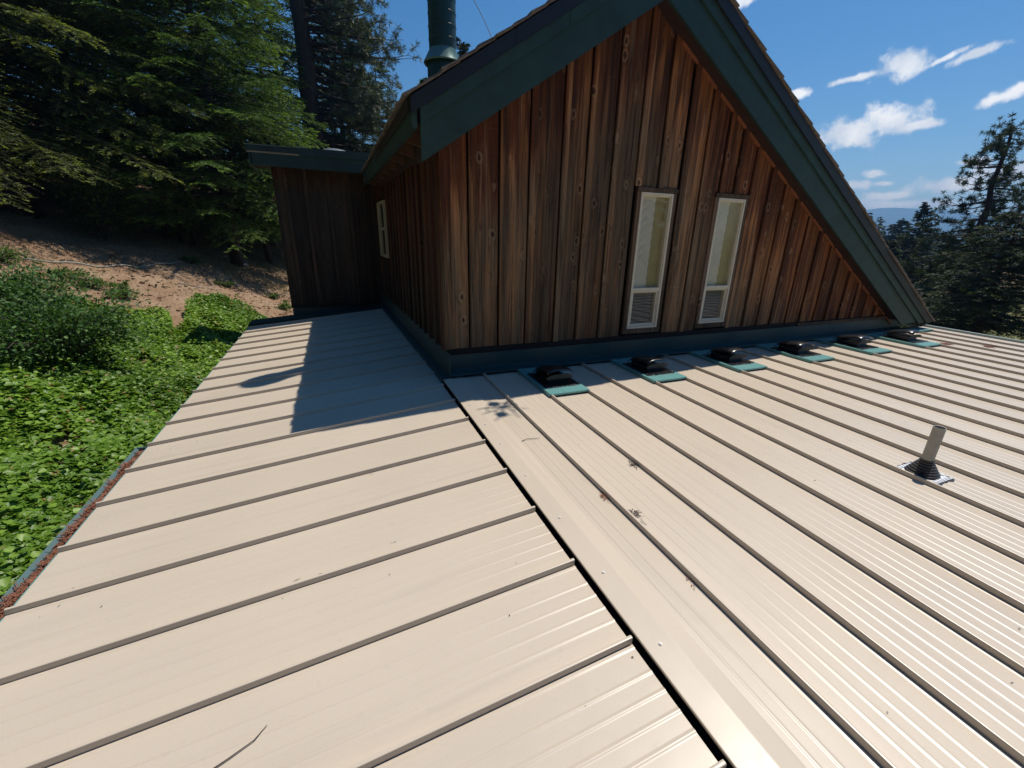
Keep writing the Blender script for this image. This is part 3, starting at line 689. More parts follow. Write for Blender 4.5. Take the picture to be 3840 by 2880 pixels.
def build_shed():
    yf = 5.25; x0, x1 = -1.392, xside(yf)
    sh = B().prism([(x0+0.03, -1.0), (x1, -1.0), (x1, 2.66), (x0+0.03, 2.66)], 'y', yf+0.03, yf+0.42).build('shed_wall', MT['core'], house)
    edges = [-1.385, -1.249, -0.919, -0.523, -0.157, 0.19]
    rs = random.Random(2)
    for i, e in enumerate(edges):
        nx = edges[i+1] if i+1 < len(edges) else x1
        if i: box('batten', (e, yf-0.019, -0.01), (e+0.07, yf+0.001, 2.52), MT['shed'], sh)
        box('siding_board', (e+(0.03 if i else 0), yf+0.0015, -0.01), (nx-0.008, yf+0.024, 2.52), MT['shed'], sh)
    box('corner_board', (x0-0.022, yf-0.02, -0.04), (x0+0.005, yf+0.10, 2.52), MT['shed'], sh)
    # left side boards
    y = yf+0.1
    while y < yf+0.3:
        box('siding_board', (x0+0.004, y+0.006, -0.6), (x0+0.027, y+0.285, 2.5), MT['shed'], sh); y += 0.29
    # foot board and flashing
    box('foot_board', (x0-0.02, yf-0.03, -0.045), (-0.30, yf-0.0195, 0.02), MT['shed'], sh)
    box('shed_flashing', (x0-0.01, yf-0.045, -0.26), (x1, yf-0.0305, -0.05), MT['flash'], house)
    rf = part_empty('shed_roof', (-0.6, 6.5, 2.6), house)
    ya = yf-0.3
    B().prism([(-1.69, 2.79), (0.40, 2.80), (0.40, 2.52), (-1.645, 2.52)], 'y', ya+0.031, yf+0.48).build('slab', MT['core'], rf)
    B().prism([(-1.652, 2.483), (0.34, 2.456), (0.34, 2.700), (-1.66, 2.672)], 'y', ya, ya+0.03).build('fascia_board', MT['fascia'], rf)
    B().prism([(-0.905, 2.672), (0.36, 2.690), (0.36, 2.812), (-0.905, 2.806)], 'y', ya-0.022, ya-0.001).build('fascia_board', MT['fascia'], rf)
    B().prism([(-1.728, 2.700), (-0.907, 2.702), (-0.907, 2.797), (-1.728, 2.788)], 'y', ya-0.020, ya-0.001).build('drip_edge', MT['fascia'], rf)
    B().prism([(-1.735, 2.789), (-0.907, 2.798), (-0.907, 2.803), (-1.735, 2.797)], 'y', ya-0.035, ya+0.4).build('metal_edge', MT['steel'], rf)
    B().prism([(-1.715, 2.676), (-0.907, 2.676), (-0.907, 2.699), (-1.725, 2.699)], 'y', ya-0.010, ya-0.001).build('nailing_strip', MT['palewood'], rf)
    box('eave_board', (-1.70, ya+0.002, 2.485), (-1.675, yf+0.48, 2.70), MT['fascia'], rf)
    b = B(); 
    prof = [(0.30, 0.0), (0.28, 0.035), (0.20, 0.075), (0.10, 0.095), (0.0, 0.10)]
    b.lathe(prof, (-0.30, ya+0.45, 2.80), 20); b.build('skylight_dome', MT['dome'], rf, True)
build_shed()

def build_gable_trim():
    yb = -0.165
    tr = part_empty('gable_trim', (XPK, -0.2, 3.6), house)
    def strip(name, lo, hi, y0, y1, mat, xl, joints, flat=0.128):
        # left rake, in lengths butted with a hairline joint
        xs = [xl]+[x for x in joints if x < XPK]+[XPK]; g = 0.0018
        for i in range(len(xs)-1):
            a, b = xs[i]+(g if i else 0), xs[i+1]-(g if i < len(xs)-2 else 0); zz = lambda x: 2.01+ML*(x-0.262) if x < XPK-1e-6 else ZPK
            e = 0.0012*(i % 2)
            B().prism([(a, zz(a)+lo), (b, zz(b)+lo), (b, zz(b)+hi), (a, zz(a)+hi)], 'y', y0-e, y1).build(name, mat, tr)
        # right rake, cut level above the low roof
        def xz(off): return XPK+(ZPK+off-flat)/MR
        xs = [XPK+0.001]+[x for x in joints if x > XPK]; zz = lambda x: ZPK-MR*(x-XPK)
        for i in range(len(xs)):
            a = xs[i]+(g if i else 0); e = 0.0012*((i+1) % 2)
            if i < len(xs)-1:
                b = xs[i+1]-g; P = [(a, zz(a)+lo), (b, zz(b)+lo), (b, zz(b)+hi), (a, zz(a)+hi)]
            else: P = [(a, zz(a)+lo), (xz(lo), flat), (xz(hi), flat+0.02), (a, zz(a)+hi)]
            B().prism(P, 'y', y0-e, y1).build(name, mat, tr)
    strip('barge_board', 0.0, 0.285, yb-0.030, yb, MT['fascia'], 0.262, (5.35,))
    strip('barge_moulding', 0.2855, 0.402, yb-0.052, yb-0.002, MT['fascia'], 0.262, (1.62, 4.4, 6.7))
    strip('drip_board', 0.4025, 0.525, yb-0.075, yb-0.004, MT['navy'], 0.185, (1.1, 5.0))
    # soffit between trim and wall
    for s in (0, 1):
        if s == 0: P = [(0.27, 2.01+ML*0.008+0.012), (XPK, ZPK+0.012), (XPK, ZPK+0.05), (0.27, 2.01+ML*0.008+0.05)]
        else:
            xe_ = XPK+(ZPK-0.2)/MR; P = [(XPK+0.001, ZPK+0.012), (xe_, 0.212), (xe_, 0.25), (XPK+0.001, ZPK+0.05)]
        B().prism(P, 'y', yb+0.001, 0.10).build('soffit', MT['soffit'], tr)
    # bare edge strip nailed against the wall on the right rake, notched between battens
    for i in range(8, len(SIDING)-1):
        a, b = SIDING[i]+0.07, SIDING[i+1]-0.004
        if b < XPK+0.05: continue
        a = max(a, XPK+0.03)
        P = [(a, rake(a)-0.012), (b, rake(b)-0.012), (b, rake(b)+0.011), (a, rake(a)+0.011)]
        B().prism(P, 'y', -0.034, -0.006).build('edge_strip', MT['orangewood'], tr)
    # left eave fascia
    V = [(xx-0.012*yy*0.6, yy, z) for yy in (yb-0.03, 5.22) for (xx, z) in ((0.195, 2.270), (0.235, 2.265), (0.235, 2.44), (0.180, 2.462))]
    B().add(V, [(0,1,5,4),(1,2,6,5),(2,3,7,6),(3,0,4,7),(0,3,2,1),(4,5,6,7)]).build('eave_fascia', MT['fascia'], tr)
build_gable_trim()

def build_shake_roof():
    ro = part_empty('shake_roof', (XPK, 4, 4.1), house)
    OFF = 0.53; ye0, ye1 = -0.255, 9.2
    # slabs
    for s in (-1, 1):
        m = ML if s < 0 else MR
        xe_ = 0.165 if s < 0 else XPK+(ZPK+OFF-0.15)/MR
        zt = lambda x: ZPK+OFF-m*abs(x-XPK)
        P = [(XPK, ZPK+OFF), (xe_, zt(xe_)), (xe_, zt(xe_)-0.09), (XPK, ZPK+OFF-0.12)]
        B().prism(P, 'y', -0.16, ye1).build('roof_slope', MT['core'], ro)
        L_ = abs(xe_-XPK)*math.hypot(1, m); ncourse = int(L_/0.19)+1
        ux, uz = -(1 if s > 0 else -1)*-1/math.hypot(1, m)*1, -m/math.hypot(1, m)
        ux = s/math.hypot(1, m)
        nrm = np.array([s*m, 0, 1])/math.hypot(1, m)
        rs = random.Random(4 if s < 0 else 6)
        for k in range(ncourse+1):
            d1 = min(L_+0.04, (k+1)*L_/ncourse*1.0+0.02); d0 = max(0.0, d1-0.36)
            def quad(name, ya, yb, lift, dd):
                a = np.array([XPK, 0, ZPK+OFF])+np.array([ux, 0, uz])*d0+nrm*0.004
                b = np.array([XPK, 0, ZPK+OFF])+np.array([ux, 0, uz])*(d1+dd)+nrm*(0.014+lift)
                t = nrm*0.017
                V = [(p[0], yy, p[2]) for yy in (ya, yb) for p in (a, b, b+t, a+nrm*0.005)]
                return B().add(V, [(0,1,5,4),(1,2,6,5),(2,3,7,6),(3,0,4,7),(0,3,2,1),(4,5,6,7)]).build(name, MT['shingle'], ro)
            # shakes along the rake edge one by one, the rest of the course as one length
            y = ye0+rs.uniform(-0.012, 0.012); 
            for q in range(2):
                w = rs.uniform(0.10, 0.17); quad('shingle', y, y+w-0.004, rs.uniform(-0.002, 0.008), rs.uniform(-0.012, 0.012)); y += w
            if k == ncourse-1 or k == ncourse:
                if s < 0:
                    while y < 5.3:
                        w = rs.uniform(0.09, 0.17); quad('shingle', y, y+w-0.006, rs.uniform(0, 0.008), rs.uniform(-0.012, 0.025)); y += w
            quad('shingle_course', y, ye1, 0.0, 0.0)
build_shake_roof()

def build_chimney():
    cx, cyy = 1.017, 2.0; zb = 2.9
    ch = part_empty('chimney', (cx, cyy, zb), house)
    B().lathe([(0.200, 0.0), (0.200, 0.56), (0.195, 0.575)], (cx, cyy, zb), 32).build('base_pipe', MT['chimney'], ch, True, 30)
    B().lathe([(0.17, 0.5), (0.17, 2.45)], (cx, cyy, zb), 32).build('flue_pipe', MT['chimney'], ch, True, 30)
    for k in range(14):
        z = 0.80+k*0.133
        B().lathe([(0.171, z-0.006), (0.176, z), (0.171, z+0.006)], (cx, cyy, zb), 32).build('seam_ring', MT['chimney'], ch, True)
    B().lathe([(0.238, 0.545), (0.245, 0.56), (0.172, 0.69), (0.171, 0.70)], (cx, cyy, zb), 32).build('storm_collar', MT['collar'], ch, True, 40)
    B().lathe([(0.17, 2.44), (0.225, 2.46), (0.225, 2.62), (0.20, 2.66), (0.0, 2.74)], (cx, cyy, zb), 28).build('rain_cap', MT['chimney'], ch, True, 30)
build_chimney()

def build_window(x0, x1, z0, z1, parent, zr, trim=True):
    w = part_empty('window', ((x0+x1)/2, 0, z0), parent)
    fw = 0.036
    yb, yf = 0.02, -0.026
    # outer frame, as two nested profiles
    def ring(name, a, b, c, d, t, y0, y1, mat):
        b_ = B(); b_.box((a, y0, c), (a+t, y1, d)); b_.box((b-t, y0, c), (b, y1, d)); b_.box((a+t, y0+0.0005, d-t), (b-t, y1-0.0005, d)); b_.box((a+t, y0+0.0005, c), (b-t, y1-0.0005, c+t))
        return bevel(b_.build(name, mat, w), 0.003)
    ring('frame', x0, x1, z0, z1, 0.026, yf, 0.07, MT['cream'])
    ring('inner_frame', x0+0.026, x1-0.026, z0+0.026, z1-0.026, 0.014, yf+0.012, 0.07, MT['cream'])
    bevel(box('rail', (x0+0.024, yf+0.004, zr-0.022), (x1-0.024, 0.05, zr+0.022), MT['cream'], w), 0.003)
    ring('lower_sash', x0+0.041, x1-0.041, z0+0.041, zr-0.0225, 0.018, yf+0.02, 0.05, MT['cream'])
    box('upper_pane', (x0+0.040, 0.004, zr+0.02), (x1-0.040, 0.008, z1-0.038), MT['glass'], w)
    box('lower_pane', (x0+0.058, 0.010, z0+0.058), (x1-0.058, 0.014, zr-0.039), MT['glass'], w)
    # quilted curtain left, plain olive curtain right, drawn behind the upper pane
    xs = x0+0.040+(x1-x0-0.08)*0.56; nx, nz = 14, 90
    V = []; 
    for j in range(nz+1):
        for i in range(nx+1):
            u = i/nx; z = zr+0.02+(z1-0.04-zr-0.02)*j/nz; x = x0+0.040+(xs-x0-0.040)*u
            ph = z*2*math.pi/0.105
            fr_ = (ph/6.2832+0.8*abs((u*2) % 2-1)+0.1*math.sin(9*u)) % 1.0; V.append((x, 0.024+0.016*abs(fr_-0.5)**0.7, z))
    Fc = [(j*(nx+1)+i, j*(nx+1)+i+1, (j+1)*(nx+1)+i+1, (j+1)*(nx+1)+i) for j in range(nz) for i in range(nx)]
    mk('curtain', V, Fc, MT['curtain'], w, True)
    B().add([(xs+0.003, 0.030, zr+0.02), (x1-0.040, 0.044, zr+0.02), (x1-0.040, 0.044, z1-0.04), (xs+0.003, 0.030, z1-0.04), (xs+0.003, 0.034, zr+0.02), (x1-0.040, 0.048, zr+0.02), (x1-0.040, 0.048, z1-0.04), (xs+0.003, 0.034, z1-0.04)],
            [(0,1,2,3),(7,6,5,4),(0,4,5,1),(1,5,6,2),(2,6,7,3),(3,7,4,0)]).build('olive_curtain', MT['olive'], w)
    # slatted blind behind the lower pane
    zz = z0+0.075
    k = 0
    while zz < zr-0.05:
        B().prism([(0.024, zz), (0.036, zz+0.027), (0.037, zz+0.028), (0.026, zz+0.002)], 'x', x0+0.062, x1-0.085).build('blind_slat', MT['blind'], w); zz += 0.036; k += 1
    box('backing', (x0+0.03, 0.062, z0+0.03), (x1-0.03, 0.066, z1-0.03), MT['dark'], w)
    if trim:
        t = MT['trimwood']
        for (a, b, c, d, y) in ((x0-0.052, x0-0.002, z0-0.002, z1+0.004, -0.020), (x1+0.002, x1+0.052, z0-0.002, z1+0.004, -0.020), (x0-0.060, x1+0.060, z1+0.005, z1+0.050, -0.030), (x0-0.054, x1+0.054, z0-0.064, z0-0.003, -0.023)):
            bevel(box('casing', (a, y, c), (b, 0.02, d), t, w), 0.004)
    return w
for (a, b, c, d) in WIN: build_window(a, b, c, d, house, 0.829)
def build_side_window():
    ya, yb, za, zb = 3.93, 4.85, 0.985, 1.955
    w = part_empty('side_window', (xside(4.4), 4.4, za), house)
    def slab(name, y0, y1, z0, z1, d0, d1, mat):
        V = [(xside(yy)-d, yy, z) for z in (z0, z1) for (yy, d) in ((y0, d0), (y1, d0), (y1, d1), (y0, d1))]
        return B().add(V, [(0,1,5,4),(1,2,6,5),(2,3,7,6),(3,0,4,7),(4,5,6,7),(0,3,2,1)]).build(name, mat, w)
    for (y0, y1, z0, z1) in ((ya, ya+0.085, za, zb), (yb-0.085, yb, za, zb), (ya+0.085, yb-0.085, zb-0.05, zb), (ya+0.085, yb-0.085, za, za+0.05), (ya+0.085, yb-0.085, 1.46, 1.51)):
        slab('frame', y0, y1, z0, z1, -0.02, 0.030, MT['dimcream'])
    slab('pane', ya+0.085, yb-0.085, za+0.05, zb-0.05, -0.008, -0.004, MT['glass'])
    slab('backing', ya+0.06, yb-0.06, za+0.03, zb-0.03, -0.045, -0.04, MT['dark'])
build_side_window()

# branching ornament at the gable peak (its shadow lies on the low roof)
def build_finial():
    base = np.array([XPK-0.005, -0.22, ZPK+0.555])
    fin = thing('roof_finial', base, 'forked finial on the gable peak above the frame, seen by its shadow', 'finial')
    b = B(); top = np.array([2.655, -0.37, 4.50])
    b.tube([base-np.array([0, -0.03, 0.03]), base+(top-base)*0.5, top], [0.016, 0.014, 0.012], 8); b.build('stem', MT['twig'], fin)
    rs = np.random.RandomState(8)
    for k, (a, l, r) in enumerate([(20, 0.22, 0.012), (60, 0.18, 0.012), (115, 0.2, 0.011), (170, 0.26, 0.012), (205, 0.22, 0.010), (250, 0.25, 0.012), (300, 0.2, 0.011), (340, 0.24, 0.011)]):
        a = R_(a); d = np.array([math.cos(a), math.sin(a), rs.uniform(-0.2, 0.4)])
        p1 = top+d*l*0.55; p2 = p1+np.array([d[0], d[1], 0.4])*l*0.5+rs.normal(0, 0.03, 3)
        b = B(); b.tube([top-(top-base)*0.02*k, p1, p2], [r, r*0.9, 0.006], 6)
        b.tube([p1, p1+np.array([-d[1], d[0], 0.3])*l*0.4], [r*0.8, 0.005], 6)
        if k in (2, 5): b.lathe([(0.0, -0.05), (0.05, -0.02), (0.055, 0.01), (0.02, 0.05), (0.0, 0.055)], p1, 10)
        b.build('tine', MT['twig'], fin)
build_finial()

# ------------------------------------------------------------------ things on the roofs
POS = ['nearest the wall corner', 'second from the wall corner', 'third from the wall corner', 'fourth from the wall corner', 'fifth from the wall corner', 'sixth and farthest from the wall corner']
def hood_mesh():
    """low hood: domed top rising to an open mouth on the downslope side"""
    nu, nv = 10, 9; V = []; Fc = []
    for i in range(nu+1):
        v = i/nu; y = 0.19-0.37*v
        hh = 0.055+0.075*min(1, v*1.25)**0.7 - 0.012*max(0, v-0.8)/0.2
        half = 0.135+0.012*v
        if i == 0: hh = 0.03
        for j in range(nv+1):
            u = -1+2*j/nv; prof = (1-abs(u)**3.2)
            V.append((u*half, y, (hh-0.035)*1.0+0.035*prof if i else 0.03*prof+0.002))
    for i in range(nu):
        for j in range(nv): Fc.append((i*(nv+1)+j, (i+1)*(nv+1)+j, (i+1)*(nv+1)+j+1, i*(nv+1)+j+1))
    return V, Fc
for i in range(6):
    k = 1+3*i                                       # seam number of the left edge
    xa = X1+k*W-0.012; xb = xa+W+0.028; y1 = -1.0; xc = (xa+xb)/2
    v = thing('roof_vent', (xc, -0.6, zR(-0.6)+0.033), 'black domed roof vent on a teal metal pan, '+POS[i], 'roof vent', 'black vents along the gable wall')
    # pan laid over the seams
    V = []
    P = [(xa, 0.003), (xa, 0.034), (xa+0.004, 0.038), (xb-0.004, 0.038), (xb, 0.034), (xb, 0.003)]
    for y in (-0.20, y1): V += [(x, y, zR(y)+z) for x, z in P]
    n = 6; Fc = [(j, j+1, n+j+1, n+j) for j in range(n-1)]
    V += [(xa+0.004, y1-0.004, zR(y1)+0.033), (xb-0.004, y1-0.004, zR(y1)+0.033), (xa+0.004, y1-0.002, zR(y1)+0.018), (xb-0.004, y1-0.002, zR(y1)+0.018)]
    m = 2*n; Fc += [(n+2, n+3, m+1, m), (m, m+1, m+3, m+2)]
    mk('base_pan', V, Fc, MT['trim'], v, origin=(xc, -0.6, zR(-.6)))
    zt = lambda y: zR(y)+0.0395
    yA, yB = -0.385, -0.85
    rs = random.Random(i)
    b = B(); pts = []
    ring = [(xc-0.185, yA), (xc+0.185, yA)] + [(xc+0.185-0.37*t/14, yB+(0.012*rs.uniform(-1, 1) if 0 < t < 14 else 0)) for t in range(15)]
    b.prism(ring, 'z', 0.0, 0.006); bb = b.build('flange', MT['black'], v, origin=(xc, -0.6, 0)); bb.location = np.array([xc, -0.6, zt(-0.6)])-wloc(v)
    # sealant smear along the lower edge
    b = B()
    for t in range(12):
        x = xc-0.17+0.34*t/11; r = rs.uniform(0.008, 0.016)
        b.lathe([(r, 0.0), (r*0.8, r*0.35), (0, r*0.5)], (x, yB-0.004+rs.uniform(-.008, .008), zt(yB)), 8)
    b.build('sealant', MT['tar_grey'], v, True)
    hv, hf = hood_mesh(); yaw_ = rs.uniform(-0.05, 0.05); ox = rs.uniform(-0.015, 0.015); hs_ = rs.uniform(0.95, 1.06)
    V = [(xc+ox+x*math.cos(yaw_)-y*math.sin(yaw_), -0.60+y+x*math.sin(yaw_), zt(-0.6+y)+0.006+z*hs_+0.018) for x, y, z in hv]
    h = mk('hood', V, hf, MT['black'], v, True, 60, origin=(xc, -0.6, zt(-0.6)))
    so = h.modifiers.new('solid', 'SOLIDIFY'); so.thickness = 0.006; so.offset = -1
    for (sx_, sy_) in ((-0.17, -0.42), (0.17, -0.42), (-0.17, -0.62), (0.17, -0.62), (-0.17, -0.82), (0.17, -0.82)):
        B().lathe([(0.007, 0.0), (0.007, 0.003), (0.0, 0.004)], (xc+sx_, sy_, zt(sy_)+0.006), 8).build('screw', MT['steel'], v)
    # collar under the hood and the louvred mouth
    B().box((xc-0.105, -0.735, zt(-0.6)+0.004), (xc+0.105, -0.45, zt(-0.6)+0.055)).build('collar', MT['black'], v)
    hz = zt(-0.78)
    B().prism([(xc-0.14, hz+0.052), (xc+0.14, hz+0.052), (xc+0.142, hz+0.078), (xc+0.09, hz+0.096), (xc, hz+0.102), (xc-0.09, hz+0.096), (xc-0.142, hz+0.078)], 'y', -0.772, -0.766).build('mouth_lip', MT['rubber'], v)
# seventh pan without a hood, by the foot of the gable
k = 19; xa = X1+k*W-0.012; xb = xa+W+0.028
V = [(x, y, zR(y)+z) for y in (-0.12, -0.34) for (x, z) in ((xa, 0.003), (xa, 0.034), (xa+0.004, 0.038), (xb-0.004, 0.038), (xb, 0.034), (xb, 0.003))]
V += [(xa, -0.342, zR(-.34)+0.016), (xb, -0.342, zR(-.34)+0.016)]
pan = mk('flashing_pan', V, [(j, j+1, 6+j+1, 6+j) for j in range(5)]+[(8, 9, 13, 12)], MT['trim'])
tag(pan, 'short teal flashing pan without a vent at the foot of the gable trim', 'flashing')

def build_vent_pipe():
    c = np.array([2.985, -3.035, zR(-3.035)])
    v = thing('vent_pipe', c, 'grey plastic vent pipe in a black ribbed rubber boot on the beige roof', 'vent pipe')
    # flange with crimped aluminium edge
    b = B(); s = 0.115
    b.box((c[0]-s, c[1]-s*0.98, c[2]+0.0032), (c[0]+s, c[1]+s*0.98, c[2]+0.0062)); b.build('flange', MT['alu'], v)
    rs = random.Random(3)
    b = B()
    for side in range(4):
        for t in range(7):
            u = -0.093+0.186*t/6; q = 0.098
            px, py = [(u, -q), (u, q), (-q, u), (q, u)][side]
            b.box((c[0]+px-0.010, c[1]+py-0.010, c[2]+0.0062), (c[0]+px+0.010, c[1]+py+0.010, c[2]+0.0125))
    b.build('crimped_edge', MT['alu'], v)
    b = B(); r = 0.108
    ring = [(c[0]+(s+0.008+rs.uniform(-.006, .010))*math.copysign(min(1, abs(math.cos(a))*1.41), math.cos(a)), c[1]+(s+0.008+rs.uniform(-.006, .010))*math.copysign(min(1, abs(math.sin(a))*1.41), math.sin(a))) for a in np.linspace(0, 2*math.pi, 40, endpoint=False)]
    b.prism(ring, 'z', c[2]+0.001, c[2]+0.003); b.build('sealant', MT['tar'], v)
    prof = [(0.092, 0.0065)]; z = 0.010; r = 0.088
    for k in range(6):
        prof += [(r, z), (r-0.0005, z+0.011), (r-0.0065, z+0.0125)]; z += 0.0155; r -= 0.0092
    prof += [(0.036, z), (0.0355, z+0.010), (0.033, z+0.0105)]
    B().lathe(prof, c, 36).build('boot', MT['rubber'], v, True, 28)
    H = 0.345
    B().lathe([(0.0325, 0.05), (0.0325, H), (0.0315, H+0.001), (0.0285, H), (0.0285, 0.12), (0.0, 0.12)], c, 32).build('pipe', MT['pvc'], v, True, 30)
build_vent_pipe()

# wind-blown litter on the panels
def litter():
    rs = random.Random(21)
    def clump(x, y, z, n, ln, label, mat, seed, sx=0.05, sy=0.05):
        o = needle_pile('needle_clump', [(x+sx*math.cos(t*2.4)*0.25, y+sy*1.2*math.sin(t*3.1), z+0.006) for t in range(6)], mat, n, ln, (0.004, 0.02, 0.002))
        tag(o, label, 'litter', 'needle clumps caught on the roof seams')
    clump(X1-0.018, -2.52, zR(-2.52), 45, 0.022, 'rust-brown needle clump against the first seam right of the hip', MT['needles'], 1)
    clump(X1+0.06, -2.72, zR(-2.7), 22, 0.03, 'thin brown twig tangle just beyond the first seam', MT['twig'], 2)
    clump(X1+W-0.02, -2.28, zR(-2.28), 40, 0.025, 'grey-brown needle bundle against the second seam', MT['twig'], 3)
    clump(X1-0.012, -3.22, zR(-3.22), 25, 0.015, 'small rust-brown scale litter low on the first seam', MT['needles'], 4)
    clump(X1+17.5*W, -0.95, zR(-0.9), 120, 0.06, 'rust-brown needle drift on the far panels past the last vent', MT['needles'], 5, 0.4, 0.02)
    clump(X1+18.9*W, -1.25, zR(-1.2), 120, 0.06, 'rust-brown needle drift near the far roof edge', MT['needles'], 6, 0.3, 0.04)
    # tiny specks
    b = B()
    for k in range(150):
        if rs.random() < 0.6: x = rs.uniform(0.6, 7.5); y = rs.uniform(-4.0, -0.9); z = zR(y)+0.004
        else: x = rs.uniform(-2.0, 0.35); y = rs.uniform(-3.9, 2); z = zL(x)+0.004
        if x > HIP-0.03 and x < 0.62: continue
        l = rs.uniform(0.002, 0.0065); a = rs.uniform(0, 6.28); w = l*rs.uniform(0.3, 0.6)
        if rs.random() < 0.15: l *= 3.5; w = 0.0015
        dx, dy = math.cos(a), math.sin(a)
        P = [(x+dx*l, y+dy*l, z), (x-dy*w, y+dx*w, z+0.001), (x-dx*l, y-dy*l, z), (x+dy*w, y-dx*w, z+0.001)]
        P = [(px, py, (zR(py) if px > HIP else zL(px))+0.0035+i*0.0004) for i, (px, py, pz) in enumerate(P)]
        b.add(P, [(0,1,2,3)])
    tag(b.build('roof_specks', MT['twig']), 'scattered seeds and bits of needle on the beige panels', 'litter', kind='stuff')
    # one long twig at the front of the side roof
    def tw(p, label):
        b = B(); b.tube(p, [0.0025, 0.0022, 0.0018, 0.001][:len(p)] , 5); tag(b.build('fallen_twig', MT['twig']), label, 'twig')
    tw([(x, y, zL(x)+0.006) for x, y in ((-1.115, -3.17), (-1.03, -3.145), (-0.96, -3.12), (-0.925, -3.085))], 'thin bent twig lying below a seam at the lower left')
    tw([(x, y, zR(y)+0.008) for x, y in ((0.61, -1.72), (0.66, -1.70), (0.72, -1.715), (0.76, -1.72))], 'thin twig lying across the narrow panel near the hip')
litter()

# ------------------------------------------------------------------ plants
def blades(P, D, Lh, Wd, rs, up=None, flat=0.6):
    """leaf-shaped quads: base P, direction D, length, half width"""
    n = len(P)
    D = D/(np.linalg.norm(D, axis=1, keepdims=True)+1e-9)
    h = rs.normal(0, 1, (n, 3))*(1-flat); h[:, 2] += flat
    S = np.cross(D, h); S /= (np.linalg.norm(S, axis=1, keepdims=True)+1e-9); S *= np.asarray(Wd)[:, None] if np.ndim(Wd) else Wd
    L_ = np.asarray(Lh)[:, None] if np.ndim(Lh) else Lh
    V = np.stack([P, P+D*L_*0.45+S, P+D*L_, P+D*L_*0.45-S], 1).reshape(-1, 3)
    return V
def quads(n): return np.arange(n*4).reshape(-1, 4)
def conifer(name, base, H, h0, rmax, label, seed, mat, nbr=150, twig_len=0.5, blade=0.075, bw=0.011, tip=0.25, droop=0.35, trunk_r=0.25, step=0.16, per=9, shape=0.8, azr=None, group=None, dead=0, lean=(0, 0), zmax=None, lod_above=None):
    rs = np.random.RandomState(seed); base = np.array(base, float)
    t = thing(name, base, label, 'tree', group)
    def axis(h): return base+np.array([lean[0]*h/H, lean[1]*h/H, h])
    hs = np.linspace(-0.5, H, 12); b = B()
    b.tube([axis(h)+(rs.normal(0, 0.03, 3)*(h > 0)) for h in hs], [trunk_r*(1.25 if h <= 0 else (1-0.93*h/H))+0.01 for h in hs], 12); b.build('trunk', MT['bark'], t, True)
    lb = B(); Vs = []; Ts = []; keep = []
    for i in range(nbr):
        q = (i+rs.rand())/nbr; h = h0+(H-h0)*q**1.05
        rel = (h-h0)/(H-h0)
        Lb = rmax*((1-rel)**shape)*rs.uniform(0.72, 1.12)+0.15
        if rel < 0.12: Lb *= 0.75+rel*2
        az = rs.uniform(0, 2*math.pi) if azr is None else R_(rs.uniform(*azr))
        d = np.array([math.cos(az), math.sin(az), 0])
        up0 = 0.35*rel+rs.normal(0, 0.06)
        m = max(4, int(Lb/0.3)+2); s = np.linspace(0, 1, m)
        dz = Lb*(up0*s-droop*s**1.6*(1-0.4*rel)+0.10*droop*s**4)
        pts = axis(h)+d*(Lb*s)[:, None]+np.stack([0*s, 0*s, dz], 1)+np.cumsum(rs.normal(0, 0.02, (m, 3)), 0)
        lb.tube(pts, np.linspace(0.012+0.012*Lb*0.6, 0.003, m), 4, False)
        if rel < 0.45: keep += [pts[m//2], pts[m-2]]
        coarse = 1.0
        if lod_above and h > lod_above: coarse = 2.0
        k = max(3, int(Lb/(step*coarse)))
        ss = np.linspace(0.18, 1.0, k)+rs.normal(0, 0.02, k)
        ss = np.clip(ss, 0.05, 1)
        bp = np.stack([np.interp(ss, s, pts[:, c]) for c in range(3)], 1)
        side = np.array([-d[1], d[0], 0])
        brtip = 1.0 if rs.rand() < 0.55 else 0.25
        for sgn in (-1, 1, 0):
            if sgn == 0:
                tl = np.full(k, twig_len*0.35); td = d*1.0+np.zeros((k, 3)); td[:, 2] -= 0.1
            else:
                tl = twig_len*(0.35+0.9*np.sin(np.clip(ss, 0, 1)*math.pi*0.86+0.25))*rs.uniform(0.6, 1.15, k)*min(1, Lb/1.5+0.2)
                td = d*0.75+side*sgn*0.8+rs.normal(0, 0.16, (k, 3)); td[:, 2] -= 0.22+0.25*droop
            td /= np.linalg.norm(td, axis=1, keepdims=True)
            nb = max(3, int(per/coarse))
            w = np.linspace(0.08, 1, nb)
            # points along each twig, two blades per point
            PP = bp[:, None, :]+td[:, None, :]*(tl[:, None]*w[None, :])[..., None]
            PP = PP+np.array([0, 0, -0.10])*(tl[:, None]*w[None, :]**2)[..., None]
            PP = PP.reshape(-1, 3); n = len(PP)
            TD = np.repeat(td, nb, 0)
            SD = np.cross(TD, np.array([0, 0, 1.0])); SD /= (np.linalg.norm(SD, axis=1, keepdims=True)+1e-9)
            wv = np.tile(w, k)
            for s2 in (-1, 1):
                Dv = TD*0.75+SD*s2*0.75+rs.normal(0, 0.22, (n, 3))
                Vs.append(blades(PP, Dv, blade*coarse*rs.uniform(0.6, 1.25, n), bw*coarse*rs.uniform(0.7, 1.3, n), rs, flat=0.55))
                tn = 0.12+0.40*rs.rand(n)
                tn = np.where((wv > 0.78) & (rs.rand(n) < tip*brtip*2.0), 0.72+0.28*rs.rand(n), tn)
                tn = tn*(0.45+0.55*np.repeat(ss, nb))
                Ts.append(np.repeat(tn, 4))
    V = np.concatenate(Vs); T = np.concatenate(Ts)
    if zmax is not None: pass
    lb.build('limbs', MT['bark'], t)
    np_mesh('crown', V, quads(len(V)//4), mat, t, tint=T, origin=base)
